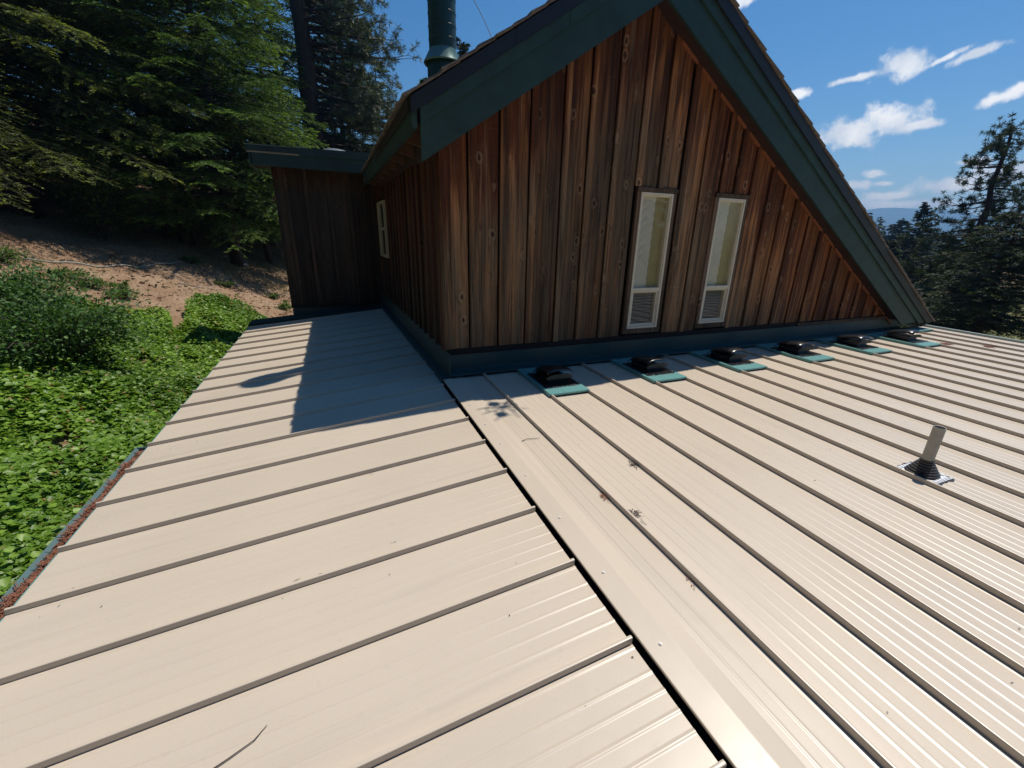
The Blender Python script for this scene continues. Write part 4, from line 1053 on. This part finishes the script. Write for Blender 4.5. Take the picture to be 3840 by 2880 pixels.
    if dead:
        db = B()
        for i in range(dead):
            p0 = keep[rs.randint(len(keep))]; L0 = rs.uniform(0.5, 1.1); d = rs.normal(0, 0.5, 3); d[2] = -0.45
            pts = [p0+d*L0*q+np.array([0, 0, -0.35*L0*q*q])+rs.normal(0, 0.03, 3)*q for q in np.linspace(0, 1, 7)]
            db.tube(pts, np.linspace(0.011, 0.003, 7), 4, False)
            for j in range(16):
                q = np.array(pts[rs.randint(2, 7)]); e = q+rs.normal(0, 0.15, 3)+np.array([0, 0, -0.06]); db.tube([q, (q+e)/2+rs.normal(0, 0.025, 3), e], [0.0045, 0.003, 0.0015], 3, False)
        tag(db.build('dead_branches', MT['deadtwig'], t), kind='stuff')
    return t
def pine(name, base, H, h0, rmax, label, seed, mat, ncl=160, trunk_r=0.35, tuft=26, nl=0.17, lean=(0, 0), shape=0.6, azr=(0, 360), spread=1.0, group=None, nw=0.006):
    rs = np.random.RandomState(seed); base = np.array(base, float)
    t = thing(name, base, label, 'tree', group)
    def axis(h): return base+np.array([lean[0]*h/H, lean[1]*h/H, h])
    hs = np.linspace(-0.5, H, 14); b = B()
    b.tube([axis(h)+rs.normal(0, 0.04, 3)*(h > 0) for h in hs], [trunk_r*(1-0.85*max(0, h)/H)+0.01 for h in hs], 14); b.build('trunk', MT['bark'], t, True)
    lb = B(); C = []; CD = []
    for i in range(ncl):
        q = (i+rs.rand())/ncl; h = h0+(H-h0)*q; rel = (h-h0)/(H-h0)
        Lb = rmax*(1-rel)**shape*rs.uniform(0.55, 1.1)+0.3; az = R_(rs.uniform(*azr)); d = np.array([math.cos(az), math.sin(az), 0])
        m = 7; s = np.linspace(0, 1, m)
        pts = axis(h)+d*(Lb*s)[:, None]; pts[:, 2] += Lb*(0.15*s-0.45*s**1.5+0.28*s**3)*spread; pts += np.cumsum(rs.normal(0, 0.05, (m, 3)), 0)*(s[:, None])
        lb.tube(pts, np.linspace(0.015+0.014*Lb, 0.007, m), 5, False)
        for j in range(max(3, int(Lb*3.2))):
            ss = rs.uniform(0.3, 1.0); p = np.array([np.interp(ss, s, pts[:, c]) for c in range(3)])
            dd = d*0.6+rs.normal(0, 0.55, 3); dd[2] += 0.15; dd /= np.linalg.norm(dd); l = rs.uniform(0.25, 0.75)
            e = p+dd*l; lb.tube([p, (p+e)/2+rs.normal(0, 0.03, 3), e], [0.010, 0.007, 0.005], 4, False)
            for f_ in (1.0, 0.72, 0.45):
                C.append(p+dd*l*f_+rs.normal(0, 0.03, 3)); CD.append(dd)
    C = np.array(C); CD = np.array(CD); n = len(C)
    P = np.repeat(C, tuft, 0); D = np.repeat(CD, tuft, 0)*0.55+rs.normal(0, 0.6, (n*tuft, 3)); D[:, 2] -= 0.05
    V = blades(P, D, nl*rs.uniform(0.6, 1.1, n*tuft), nw*rs.uniform(0.7, 1.3, n*tuft), rs, flat=0.2)
    T = np.clip(np.repeat(rs.rand(n), tuft)*0.55+0.35*rs.rand(n*tuft), 0, 1)
    lb.build('limbs', MT['bark'], t)
    np_mesh('crown', V, quads(len(V)//4), mat, t, tint=np.repeat(T, 4), origin=base)
    return t
def gz(x, y): return float(ground_z(x, y))
def at(x, y, dz=0.0): return (x, y, gz(x, y)+dz)

# the big old fir hanging in from the left, and its neighbours
conifer('fir_tree', at(-8.9, 13.2), 12.5, 1.9, 6.7, 'huge old olive-green fir at the left edge with drooping boughs and dead twigs', 31, MT['fir_olive'], nbr=290, twig_len=0.78, blade=0.085, bw=0.0095, tip=0.34, droop=0.40, trunk_r=0.55, step=0.15, per=12, dead=26, shape=0.75, azr=(-150, 60), lod_above=9)
conifer('fir_tree', at(-3.7, 13.7), 13.5, 1.5, 3.7, 'bright green fir with layered pointed boughs behind the shed corner', 32, MT['fir'], nbr=330, twig_len=0.62, blade=0.08, bw=0.0105, tip=0.6, droop=0.27, trunk_r=0.17, step=0.14, per=12, shape=0.7, lod_above=9)
conifer('fir_tree', at(-6.3, 16.8), 13.5, 2.0, 3.4, 'green fir standing between the old fir and the bright one', 33, MT['fir'], nbr=170, twig_len=0.6, blade=0.10, bw=0.016, tip=0.25, droop=0.28, trunk_r=0.2, step=0.2, per=8, shape=0.6, lod_above=10)
conifer('fir_tree', at(-2.2, 15.8), 8.5, 1.2, 2.1, 'small bright fir close by the left side of the shed', 34, MT['fir'], nbr=110, twig_len=0.5, blade=0.09, bw=0.014, tip=0.4, droop=0.25, trunk_r=0.10, step=0.17, per=8, shape=0.75)
pine('pine_tree', at(-0.67, 19.5), 21, 3.2, 5.0, 'tall dark-trunked pine with grey-green needle tufts behind the shed roof', 41, MT['pine'], ncl=210, trunk_r=0.50, tuft=20, nl=0.26, lean=(-0.3, 0.3), azr=(-48, 85), nw=0.011)
bg = [(-10.6, 15.6), (-8.0, 19.0), (-12.0, 13.8), (-12.5, 15.5), (-15, 18.5), (-13, 17), (-10, 20), (-8, 24), (-4.5, 22), (-2.2, 25), (1.2, 27), (-12, 28), (-6.5, 30), (-1.0, 33), (-16, 24), (3.8, 34), (-9.5, 15.2), (-3.0, 18.2), (0.6, 22.5)]
WHERE = ['close behind the old fir trunk', 'behind the gap between the old fir and the green one', 'uphill of the old fir trunk', 'second uphill of the old fir trunk', 'highest on the slope at the far left', 'far left behind the old fir', 'left of centre deep in the wood', 'deep in the wood behind the bright fir', 'behind the gap right of the bright fir', 'behind the trunk of the tall pine', 'right of the tall pine', 'in the back row far left', 'in the back row left of centre', 'in the back row behind the pine', 'outermost at the far left', 'last before the flue pipe', 'shading the old fir from behind', 'just behind the bright fir', 'just right of the pine trunk']
for i, (x, y) in enumerate(bg):
    conifer('forest_fir', at(x, y), 12.5+2*math.sin(i*2.1), 0.9+0.9*math.sin(i*1.7)**2, 3.1, 'dark shaded forest fir '+WHERE[i], 60+i, MT['forest'], nbr=95, twig_len=0.8, blade=0.18, bw=0.026, tip=0.25, droop=0.3, trunk_r=0.17, step=0.27, per=7, shape=0.6, group='firs of the wood behind', lod_above=12)
# thin trunks at the edge of the wood
for i, (x, y, r, lab) in enumerate([(-5.75, 14.3, 0.07, 'thin dark sapling stem left of the paired trunks'), (-5.35, 14.4, 0.10, 'left one of the paired slim trunks at the edge of the wood'), (-5.05, 14.6, 0.09, 'right one of the paired slim trunks at the edge of the wood'), (-2.85, 15.1, 0.12, 'slim trunk in light beside the bright fir'), (-2.25, 16.4, 0.09, 'slim trunk nearest the shed corner'), (-2.1, 18.5, 0.07, 'thin trunk in shade by the shed corner')]):
    t = thing('slim_trunk', at(x, y), lab, 'tree', 'slim trunks at the edge of the wood')
    b = B(); rs = np.random.RandomState(i); z = gz(x, y); b.tube([(x+0.04*k*math.sin(i+k), y, z-0.3+k*1.3) for k in range(6)], [r*(1-0.1*k) for k in range(6)], 9); b.build('trunk', MT['bark'], t, True)
    n = 900; hh = rs.uniform(2.2, 6.2, n); a = rs.rand(n)*6.28; rr = rs.rand(n)**0.6*1.1*(1-(hh-2.2)/6)
    P = np.stack([x+rr*np.cos(a), y+rr*np.sin(a), z+hh-rr*0.2], 1); D = np.stack([np.cos(a), np.sin(a), -0.3+0*a], 1)+rs.normal(0, .4, (n, 3))
    np_mesh('crown', blades(P, D, rs.uniform(0.12, 0.28, n), 0.03, rs, flat=0.6), quads(n), MT['fir'], t, tint=np.repeat(rs.rand(n)*0.5, 4), origin=(x, y, z))

def bush(name, base, rx, rz, n, label, seed, mat, ls=0.06, cat='shrub', stems=14, tint=(0.1, 0.85), stemmat=None, low=0.15):
    rs = np.random.RandomState(seed); base = np.array(base, float)
    t = thing(name, base, label, cat)
    b = B(); tips = []
    for i in range(stems):
        a = rs.rand()*6.28; r = rx*rs.uniform(0.25, 0.95); e = base+np.array([math.cos(a)*r, math.sin(a)*r, rz*rs.uniform(0.55, 1.05)])
        mid = (base+e)/2+np.array([0, 0, rz*0.18])+rs.normal(0, 0.05, 3)
        pts = [base+rs.normal(0, 0.03, 3)*[1, 1, 0], mid, e, e+np.array([math.cos(a), math.sin(a), -0.2])*rx*0.18]
        b.tube(pts, [0.010, 0.008, 0.005, 0.002], 5, False); tips += [mid, e, (mid+e)/2, pts[3], (base+mid)/2+rs.normal(0, 0.1, 3)]
        for j in range(3):
            q = mid+(e-mid)*rs.rand(); f_ = q+rs.normal(0, 1, 3)*np.array([rx, rx, rz])*0.22; b.tube([q, f_], [0.004, 0.0015], 4, False); tips += [f_, (q+f_)/2]
    b.build('stems', stemmat or MT['twig'], t)
    tips = np.array(tips); P = tips[rs.randint(0, len(tips), n)]+rs.normal(0, 1, (n, 3))*np.array([rx, rx, rz])*0.13
    P[:, 2] = np.maximum(P[:, 2], base[2]+low*rs.rand(n))
    D = (P-base)*[1, 1, 0.2]; D = D/(np.linalg.norm(D, axis=1, keepdims=True)+1e-6)+rs.normal(0, 0.6, (n, 3))
    T = tint[0]+(tint[1]-tint[0])*rs.rand(n)**1.5
    np_mesh('foliage', blades(P, D, ls*rs.uniform(0.6, 1.3, n), ls*0.27*rs.uniform(0.7, 1.3, n), rs, flat=0.7), quads(n), mat, t, tint=np.repeat(T, 4), origin=base)
    return t
bush('rose_bush', at(-3.75, 2.3), 0.85, 0.85, 8500, 'dark-leaved rambling rose bush rising from the ivy left of the roof', 5, MT['rose'], 0.056, stems=26)
bush('rose_bush', at(-4.75, 3.9), 0.85, 0.6, 5500, 'second rose bush further left, cut by the frame edge', 6, MT['rose'], 0.056, stems=18)
bush('understory_shrub', at(-6.6, 12.1), 1.15, 2.3, 3200, 'loose pale-leaved shrub under the boughs of the old fir', 7, MT['broad'], 0.10, stems=16, tint=(0.2, 1.0), low=0.6)
bush('understory_shrub', at(-3.3, 20.0), 1.6, 1.1, 2000, 'sunlit low bush at the edge of the wood beside the shed', 8, MT['broad'], 0.13, stems=10, tint=(0.5, 1.0))

# ivy carpet along the eave
IVY = [(-2.12, -6), (-2.12, 5.2), (-1.95, 6.6), (-2.23, 7.7), (-2.7, 8.25), (-3.19, 8.6), (-3.54, 7.65), (-3.54, 6.56), (-3.22, 5.2), (-3.35, 4.95), (-3.73, 6.2), (-4.39, 5.8), (-4.78, 5.6), (-5.58, 5.2), (-6.6, 4.8), (-7, -6)]
def inside(px, py, poly):
    r = np.zeros(len(px), bool); n = len(poly)
    for i in range(n):
        x0, y0 = poly[i]; x1, y1 = poly[(i+1) % n]
        c = ((y0 > py) != (y1 > py)) & (px < (x1-x0)*(py-y0)/(y1-y0+1e-12)+x0); r ^= c
    return r
def leaf5(P, Nn, ang, size, rs):
    """five-cornered ivy leaf, folded along its midrib: two quads"""
    n = len(P); Nn = Nn/np.linalg.norm(Nn, axis=1, keepdims=True)
    h = np.stack([np.cos(ang), np.sin(ang), np.zeros(n)], 1); a = h-Nn*np.sum(h*Nn, 1, keepdims=True); a /= np.linalg.norm(a, axis=1, keepdims=True); b = np.cross(Nn, a)
    s = size[:, None]
    base = P-a*s*0.35; tip = P+a*s*0.62-Nn*s*0.12
    l1 = P-a*s*0.30+b*s*0.42+Nn*s*0.10; l2 = P+a*s*0.16+b*s*0.45+Nn*s*0.12
    r1 = P-a*s*0.30-b*s*0.42+Nn*s*0.10; r2 = P+a*s*0.16-b*s*0.45+Nn*s*0.12
    V = np.stack([base, l1, l2, tip, r2, r1], 1).reshape(-1, 3)
    k = np.arange(n)[:, None]*6
    Fq = np.concatenate([k+np.array([[0, 3, 2, 1]]), k+np.array([[0, 5, 4, 3]])])
    return V, Fq
def build_ivy():
    rs = np.random.RandomState(9); n = 440000
    x = rs.uniform(-7, -2.05, n); y = rs.uniform(-5, 8.8, n)
    d = np.hypot(x-CAM[0], y-CAM[1])
    k = inside(x, y, IVY) & (rs.rand(n) < np.clip(1.25-(d-3)*0.085, 0.45, 1))
    bare = np.exp(-((x+2.9)**2/0.06+(y-0.35)**2/0.12))+0.9*np.exp(-((x+3.3)**2/0.05+(y-3.2)**2/0.08))+0.8*np.exp(-((x+4.6)**2/0.2+(y-5.2)**2/0.1))
    k &= rs.rand(n) > bare*1.15
    # ragged border
    x, y = x[k], y[k]; n = len(x)
    mound = 0.11+0.09*np.sin(2.1*x+1.3*y)+0.06*np.sin(4.7*x-3.1*y+2)+0.04*np.sin(9*x+7*y)
    mound = mound+0.16*np.exp(-((x+3.0)**2/0.3+(y-7.8)**2/0.8))
    hgt = np.clip(mound, 0.02, 0.42)*rs.rand(n)**0.45 + (rs.rand(n) < 0.03)*rs.rand(n)*0.14
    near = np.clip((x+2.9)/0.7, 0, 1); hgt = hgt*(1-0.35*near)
    P = np.stack([x, y, ground_z(x, y)+hgt+0.02], 1)
    Nn = np.stack([rs.normal(0.18, 0.34, n), rs.normal(0.0, 0.34, n), np.ones(n)], 1)
    sz = rs.uniform(0.030, 0.062, n)
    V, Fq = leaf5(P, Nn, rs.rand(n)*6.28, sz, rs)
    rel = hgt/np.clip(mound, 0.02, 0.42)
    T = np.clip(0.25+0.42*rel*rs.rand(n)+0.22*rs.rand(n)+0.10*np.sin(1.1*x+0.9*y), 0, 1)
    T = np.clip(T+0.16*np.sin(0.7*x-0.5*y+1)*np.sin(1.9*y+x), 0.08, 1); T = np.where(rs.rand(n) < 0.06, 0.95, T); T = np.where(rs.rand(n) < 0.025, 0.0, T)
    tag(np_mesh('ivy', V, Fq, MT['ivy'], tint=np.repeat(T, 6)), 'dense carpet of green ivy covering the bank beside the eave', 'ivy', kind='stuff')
build_ivy()
def build_ground_plants():
    rs = np.random.RandomState(14)
    # dry grass and litter over the bare bank
    n = 42000; x = rs.uniform(-12, -0.9, n); y = rs.uniform(5.2, 21, n)
    dens = 0.08+0.9*smooth(10.6, 13.0, y+0.3*(x+4))*(0.35+0.65*(np.sin(x*1.7)+np.sin(y*1.1+1) > -0.6))
    k = (rs.rand(n) < dens) & ~inside(x, y, IVY); x, y = x[k], y[k]; n = len(x)
    P = np.stack([x, y, ground_z(x, y)], 1); D = rs.normal(0, 0.55, (n, 3)); D[:, 2] = 0.9
    tn = np.where(rs.rand(n) < 0.12+0.3*np.exp(-((y-12)**2)/3), 0.8+0.2*rs.rand(n), 0.6*rs.rand(n))
    tag(np_mesh('dry_grass', blades(P, D, rs.uniform(0.05, 0.20, n), 0.006, rs, flat=0.0), quads(n), MT['grass'], tint=np.repeat(tn, 4)), 'thin dry straw-coloured grass on the bare brown bank', 'grass', kind='stuff')
    # clods and needles
    n = 7000; x = rs.uniform(-10, -1.2, n); y = rs.uniform(5.0, 15, n); k = ~inside(x, y, IVY); x, y = x[k], y[k]; n = len(x)
    P = np.stack([x, y, ground_z(x, y)+0.004], 1); s = (0.008+0.055*rs.rand(n)**5)[:, None]
    octa = np.array([(1, 0, 0), (0, 1, 0), (-1, 0, 0), (0, -1, 0), (0, 0, 0.8), (0, 0, -0.5)])
    V = (P[:, None, :]+octa[None]*s[:, None, :]*rs.uniform(0.6, 1.3, (n, 6, 1))).reshape(-1, 3)
    f = np.array([(0, 1, 4), (1, 2, 4), (2, 3, 4), (3, 0, 4), (1, 0, 5), (2, 1, 5), (3, 2, 5), (0, 3, 5)])
    Fq = (np.arange(n)[:, None, None]*6+f[None]).reshape(-1, 3)
    tag(np_mesh('soil_clods', V, Fq, MT['soil']), 'crumbly clods and bits of bark on the brown bank', 'soil', kind='stuff')
    for i, (x, y, a, ln, lab) in enumerate([(-4.3, 9.2, 0.4, 0.9, 'thin fallen branch lying on the bare bank'), (-6.4, 11.0, 1.9, 1.3, 'longer fallen branch in the shade under the old fir'), (-3.0, 12.6, 2.6, 0.8, 'short fallen branch near the bright fir')]):
        b = B(); k = np.linspace(0, 1, 7); xx = x+np.cos(a)*ln*k+0.05*np.sin(k*7+i); yy = y+np.sin(a)*ln*k
        P = np.stack([xx, yy, ground_z(xx, yy)+0.02], 1); b.tube(P, np.linspace(0.018, 0.005, 7), 5)
        for j in (2, 3, 4): b.tube([P[j], P[j]+np.array([0.14*(-1)**j, 0.10, 0.05]), P[j]+np.array([0.24*(-1)**j, 0.2, 0.02])], [0.007, 0.005, 0.002], 4)
        tag(b.build('fallen_branch', MT['deadtwig']), lab, 'branch')
    spots = [(-5.64, 7.5, 0.34, 'low leafy weed above the rose bush'), (-5.3, 7.3, 0.26, 'small leafy weed on the upper left of the bank'), (-4.55, 6.6, 0.30, 'leafy weed low on the bank left of centre'), (-4.95, 7.8, 0.2, 'little sprout below the hose'), (-3.5, 10.4, 0.26, 'single weed tuft on the bare middle of the bank'), (-2.0, 9.6, 0.28, 'leafy weed at the foot of the shed corner'), (-2.35, 10.4, 0.18, 'tiny weed just left of the shed'), (-6.5, 7.4, 0.45, 'bushy weed by the left end of the hose'), (-4.6, 11.9, 0.3, 'green grass tuft at the right end of the hose')]
    for i, (x, y, r, lab) in enumerate(spots):
        bush('weed', at(x, y), r, r*0.6, int(500*r/0.2), lab, 80+i, MT['broad'], 0.05, 'plant', stems=7, tint=(0.4, 1.0), low=0.02)
build_ground_plants()
def build_hose():
    pts = [(-7.3, 7.2), (-6.82, 7.9), (-6.45, 8.55), (-6.17, 8.96), (-5.72, 9.38), (-5.4, 9.8), (-5.15, 10.27), (-4.9, 11.0), (-4.69, 11.8)]
    t = np.linspace(0, len(pts)-1, 50); xs = np.interp(t, range(len(pts)), [p[0] for p in pts]); ys = np.interp(t, range(len(pts)), [p[1] for p in pts])
    ker = np.ones(5)/5; xs = np.convolve(np.pad(xs, 2, 'edge'), ker, 'valid'); ys = np.convolve(np.pad(ys, 2, 'edge'), ker, 'valid')
    P = np.stack([xs, ys, ground_z(xs, ys)+0.03+0.012*np.sin(t*3)], 1)
    tag(B().tube(P, 0.022, 8).build('garden_hose', MT['hose'], None, True), 'pale hose lying across the bare bank above the ivy', 'hose')
    for (x, y, s, lab) in ((-3.53, 13.8, 0.17, 'pale stone at the edge of the wood'), (-3.3, 10.7, 0.08, 'small grey stone on the bank')):
        rs = np.random.RandomState(int(s*100)); b = B(); prof = [(0.0, -0.3), (0.8, -0.2), (1.0, 0.1), (0.75, 0.45), (0.3, 0.6), (0.0, 0.62)]
        b.lathe([(r*s, z*s) for r, z in prof], at(x, y), 9); b.v = [tuple(np.array(v)+rs.normal(0, s*0.08, 3)) for v in b.v]
        tag(b.build('stone', MT['stone'], None, True), lab, 'stone')
build_hose()

# ------------------------------------------------------------------ right-hand side: valley trees
def by_ray(u, v, dist):
    d = ray(u, v); h = np.hypot(d[0], d[1]); p = CAM+d*dist/h; return p
def place(name, u_base, top_v, dist, fn, label, seed, **kw):
    top = by_ray(u_base, top_v, dist); x, y = top[0], top[1]; z = gz(x, y); fn(name, (x, y, z), H=top[2]-z, label=label, seed=seed, **kw)
place('pine_tree', 3830, 455, 27, pine, 'tall ragged dark pine at the right edge against the sky', 51, h0=1.5, rmax=2.9, mat=MT['farfir'], ncl=110, trunk_r=0.22, tuft=30, nl=0.20, nw=0.010, shape=0.75, lean=(0.6, 0.4))
place('fir_tree', 3835, 800, 19, conifer, 'broad dark fir with olive tips filling the lower right edge', 52, h0=0.3, rmax=2.2, mat=MT['farfir'], nbr=170, twig_len=0.55, blade=0.10, bw=0.011, tip=0.5, droop=0.25, trunk_r=0.16, step=0.15, per=11, shape=0.6)
place('fir_tree', 3670, 960, 24, conifer, 'dark fir in front of the pine, right of the meadow', 53, h0=0.3, rmax=1.35, mat=MT['farfir'], nbr=140, twig_len=0.5, blade=0.11, bw=0.013, tip=0.35, droop=0.25, trunk_r=0.14, step=0.16, per=10, shape=0.7)
place('spruce_tree', 3478, 765, 50, conifer, 'pointed spruce rising above the tree line left of the pine', 54, h0=0.6, rmax=2.7, mat=MT['farfir'], nbr=190, twig_len=0.38, blade=0.17, bw=0.024, tip=0.12, droop=0.18, trunk_r=0.15, step=0.26, per=7, shape=1.05)
place('spruce_tree', 3330, 900, 42, conifer, 'low spruce right beside the gable edge', 55, h0=0.3, rmax=2.0, mat=MT['farfir'], nbr=90, twig_len=0.7, blade=0.24, bw=0.04, tip=0.25, droop=0.2, trunk_r=0.12, step=0.33, per=6, shape=0.8)
place('spruce_tree', 3560, 960, 36, conifer, 'low dark spruce at the foot of the pointed one', 56, h0=0.2, rmax=1.7, mat=MT['farfir'], nbr=90, twig_len=0.7, blade=0.22, bw=0.038, tip=0.2, droop=0.2, trunk_r=0.12, step=0.33, per=6, shape=0.7)
place('spruce_tree', 3440, 1090, 22, conifer, 'young fir just beyond the roof edge below the meadow', 57, h0=0.1, rmax=1.9, mat=MT['farfir'], nbr=80, twig_len=0.5, blade=0.14, bw=0.022, tip=0.4, droop=0.2, trunk_r=0.08, step=0.2, per=7, shape=0.7)
place('spruce_tree', 3385, 830, 110, conifer, 'distant rounded fir left of the pointed spruce', 58, h0=0.6, rmax=4.0, mat=MT['farfir'], nbr=80, twig_len=1.2, blade=0.6, bw=0.11, tip=0.1, droop=0.2, trunk_r=0.2, step=0.7, per=5, shape=0.7)
place('spruce_tree', 3400, 885, 60, conifer, 'mid-distance spruce just left of the pointed one', 63, h0=0.4, rmax=2.4, mat=MT['farfir'], nbr=110, twig_len=0.6, blade=0.24, bw=0.035, tip=0.15, droop=0.2, trunk_r=0.12, step=0.3, per=6, shape=0.95)
place('spruce_tree', 3565, 890, 48, conifer, 'mid-distance spruce just right of the pointed one', 64, h0=0.4, rmax=2.2, mat=MT['farfir'], nbr=110, twig_len=0.6, blade=0.22, bw=0.032, tip=0.15, droop=0.2, trunk_r=0.12, step=0.3, per=6, shape=0.95)
place('spire_fir', 1722, 140, 26, conifer, 'dark pointed fir tip beside the flue pipe', 59, h0=4.0, rmax=1.5, mat=MT['farfir'], nbr=70, twig_len=0.5, blade=0.2, bw=0.03, tip=0.1, droop=-0.15, trunk_r=0.15, step=0.25, per=6, shape=0.9)
place('spire_fir', 1598, 300, 22, conifer, 'loose leafy tree tip between the pine and the flue pipe', 62, h0=3.0, rmax=1.4, mat=MT['fir'], nbr=55, twig_len=0.4, blade=0.16, bw=0.03, tip=0.3, droop=-0.1, trunk_r=0.1, step=0.28, per=5, shape=0.9)
def far_forest():
    rs = np.random.RandomState(77); Vs = []; Ts = []
    for i in range(420):
        az = R_(rs.uniform(30, 100)); d = rs.choice([rs.uniform(135, 190), rs.uniform(190, 420), rs.uniform(420, 1500)], p=[0.35, 0.4, 0.25])
        x, y = CAM[0]+d*math.sin(az), CAM[1]+d*math.cos(az); z = gz(x, y); H = rs.uniform(7, 13)*(1 if d < 420 else 1.2); r = H*rs.uniform(0.20, 0.30)
        n = 190 if d < 200 else 90
        h = rs.rand(n)**1.2; a = rs.rand(n)*6.28; rr = r*(1-h)**0.8*rs.uniform(0.4, 1.0, n)
        P = np.stack([x+rr*np.cos(a), y+rr*np.sin(a), z+0.3+h*H*0.97], 1); D = np.stack([np.cos(a), np.sin(a), -0.35+0*a], 1)+rs.normal(0, 0.3, (n, 3))
        s = H*0.11*(1-0.6*h)*(1.5 if n < 100 else 1)
        Vs.append(blades(P, D, s*1.4, s*0.42, rs, flat=0.5)); Ts.append(np.repeat(0.15+0.4*rs.rand(n)*rs.rand(), 4))
    V = np.concatenate(Vs); tag(np_mesh('distant_forest', V, quads(len(V)//4), MT['farfir'], tint=np.concatenate(Ts)), 'distant dark conifer forest across the valley under the mountain', 'forest', kind='stuff')
far_forest()
def add_sky_screen():  # unseen firs, added to cut the sky light on shaded walls
    rs = np.random.RandomState(78); Vs = []; Ts = []
    for i in range(70):
        if i < 42: x, y = rs.uniform(-30, -13), rs.uniform(-22, 11)
        else: x, y = rs.uniform(-16, 22), rs.uniform(-34, -19)
        z = gz(x, y); H = rs.uniform(11, 16); r = H*rs.uniform(0.2, 0.27); n = 420
        h = rs.rand(n)**1.15; a = rs.rand(n)*6.28; rr = r*(1-h)**0.8*rs.uniform(0.3, 1.0, n)
        P = np.stack([x+rr*np.cos(a), y+rr*np.sin(a), z+0.4+h*H*0.97], 1); D = np.stack([np.cos(a), np.sin(a), -0.35+0*a], 1)+rs.normal(0, 0.3, (n, 3))
        s_ = H*0.085*(1-0.6*h)
        Vs.append(blades(P, D, s_*1.5, s_*0.36, rs, flat=0.5)); Ts.append(np.repeat(0.15+0.4*rs.rand(n)*rs.rand(), 4))
    V = np.concatenate(Vs); tag(np_mesh('sky_screen_firs', V, quads(len(V)//4), MT['farfir'], tint=np.concatenate(Ts)), 'added fir wood out of view left of and behind the camera, cutting sky light', 'forest', kind='stuff')
add_sky_screen()
# overhead wire
p0 = by_ray(1740, -60, 16); p1 = by_ray(1862, 128, 9.5); p2 = np.array([XPK-0.02, 4.2, ZPK+0.57])
tw = [p0+(p1-p0)*t for t in np.linspace(0, 1, 6)]
tw = [p0*(1-t)**2+2*p1*t*(1-t)*0.98+p2*t*t+2*t*(1-t)*0.02*p1 for t in np.linspace(0, 1, 14)]
tag(B().tube(tw, 0.009, 6).build('overhead_wire', MT['wire']), 'thin dark wire coming down to the roof from the sky', 'wire')

# ------------------------------------------------------------------ air
def build_haze():
    b = B().box((-900, -700, -40), (5200, 5200, 265)); o = b.build('haze', None); tag(o, 'thin blue haze in the valley air', 'haze', kind='stuff')
    m = bpy.data.materials.new('valley_haze'); m.use_nodes = True; nt = m.node_tree; nt.nodes.clear()
    out = nt.nodes.new('ShaderNodeOutputMaterial'); v = nt.nodes.new('ShaderNodeVolumePrincipled')
    v.inputs['Color'].default_value = (0.26, 0.55, 1.0, 1); v.inputs['Absorption Color'].default_value = (0.1, 0.1, 0.1, 1); v.inputs['Density'].default_value = 0.00042; v.inputs['Anisotropy'].default_value = 0.4
    nt.links.new(v.outputs[0], out.inputs['Volume']); o.data.materials.append(m); o.display_type = 'WIRE'
if True: build_haze()
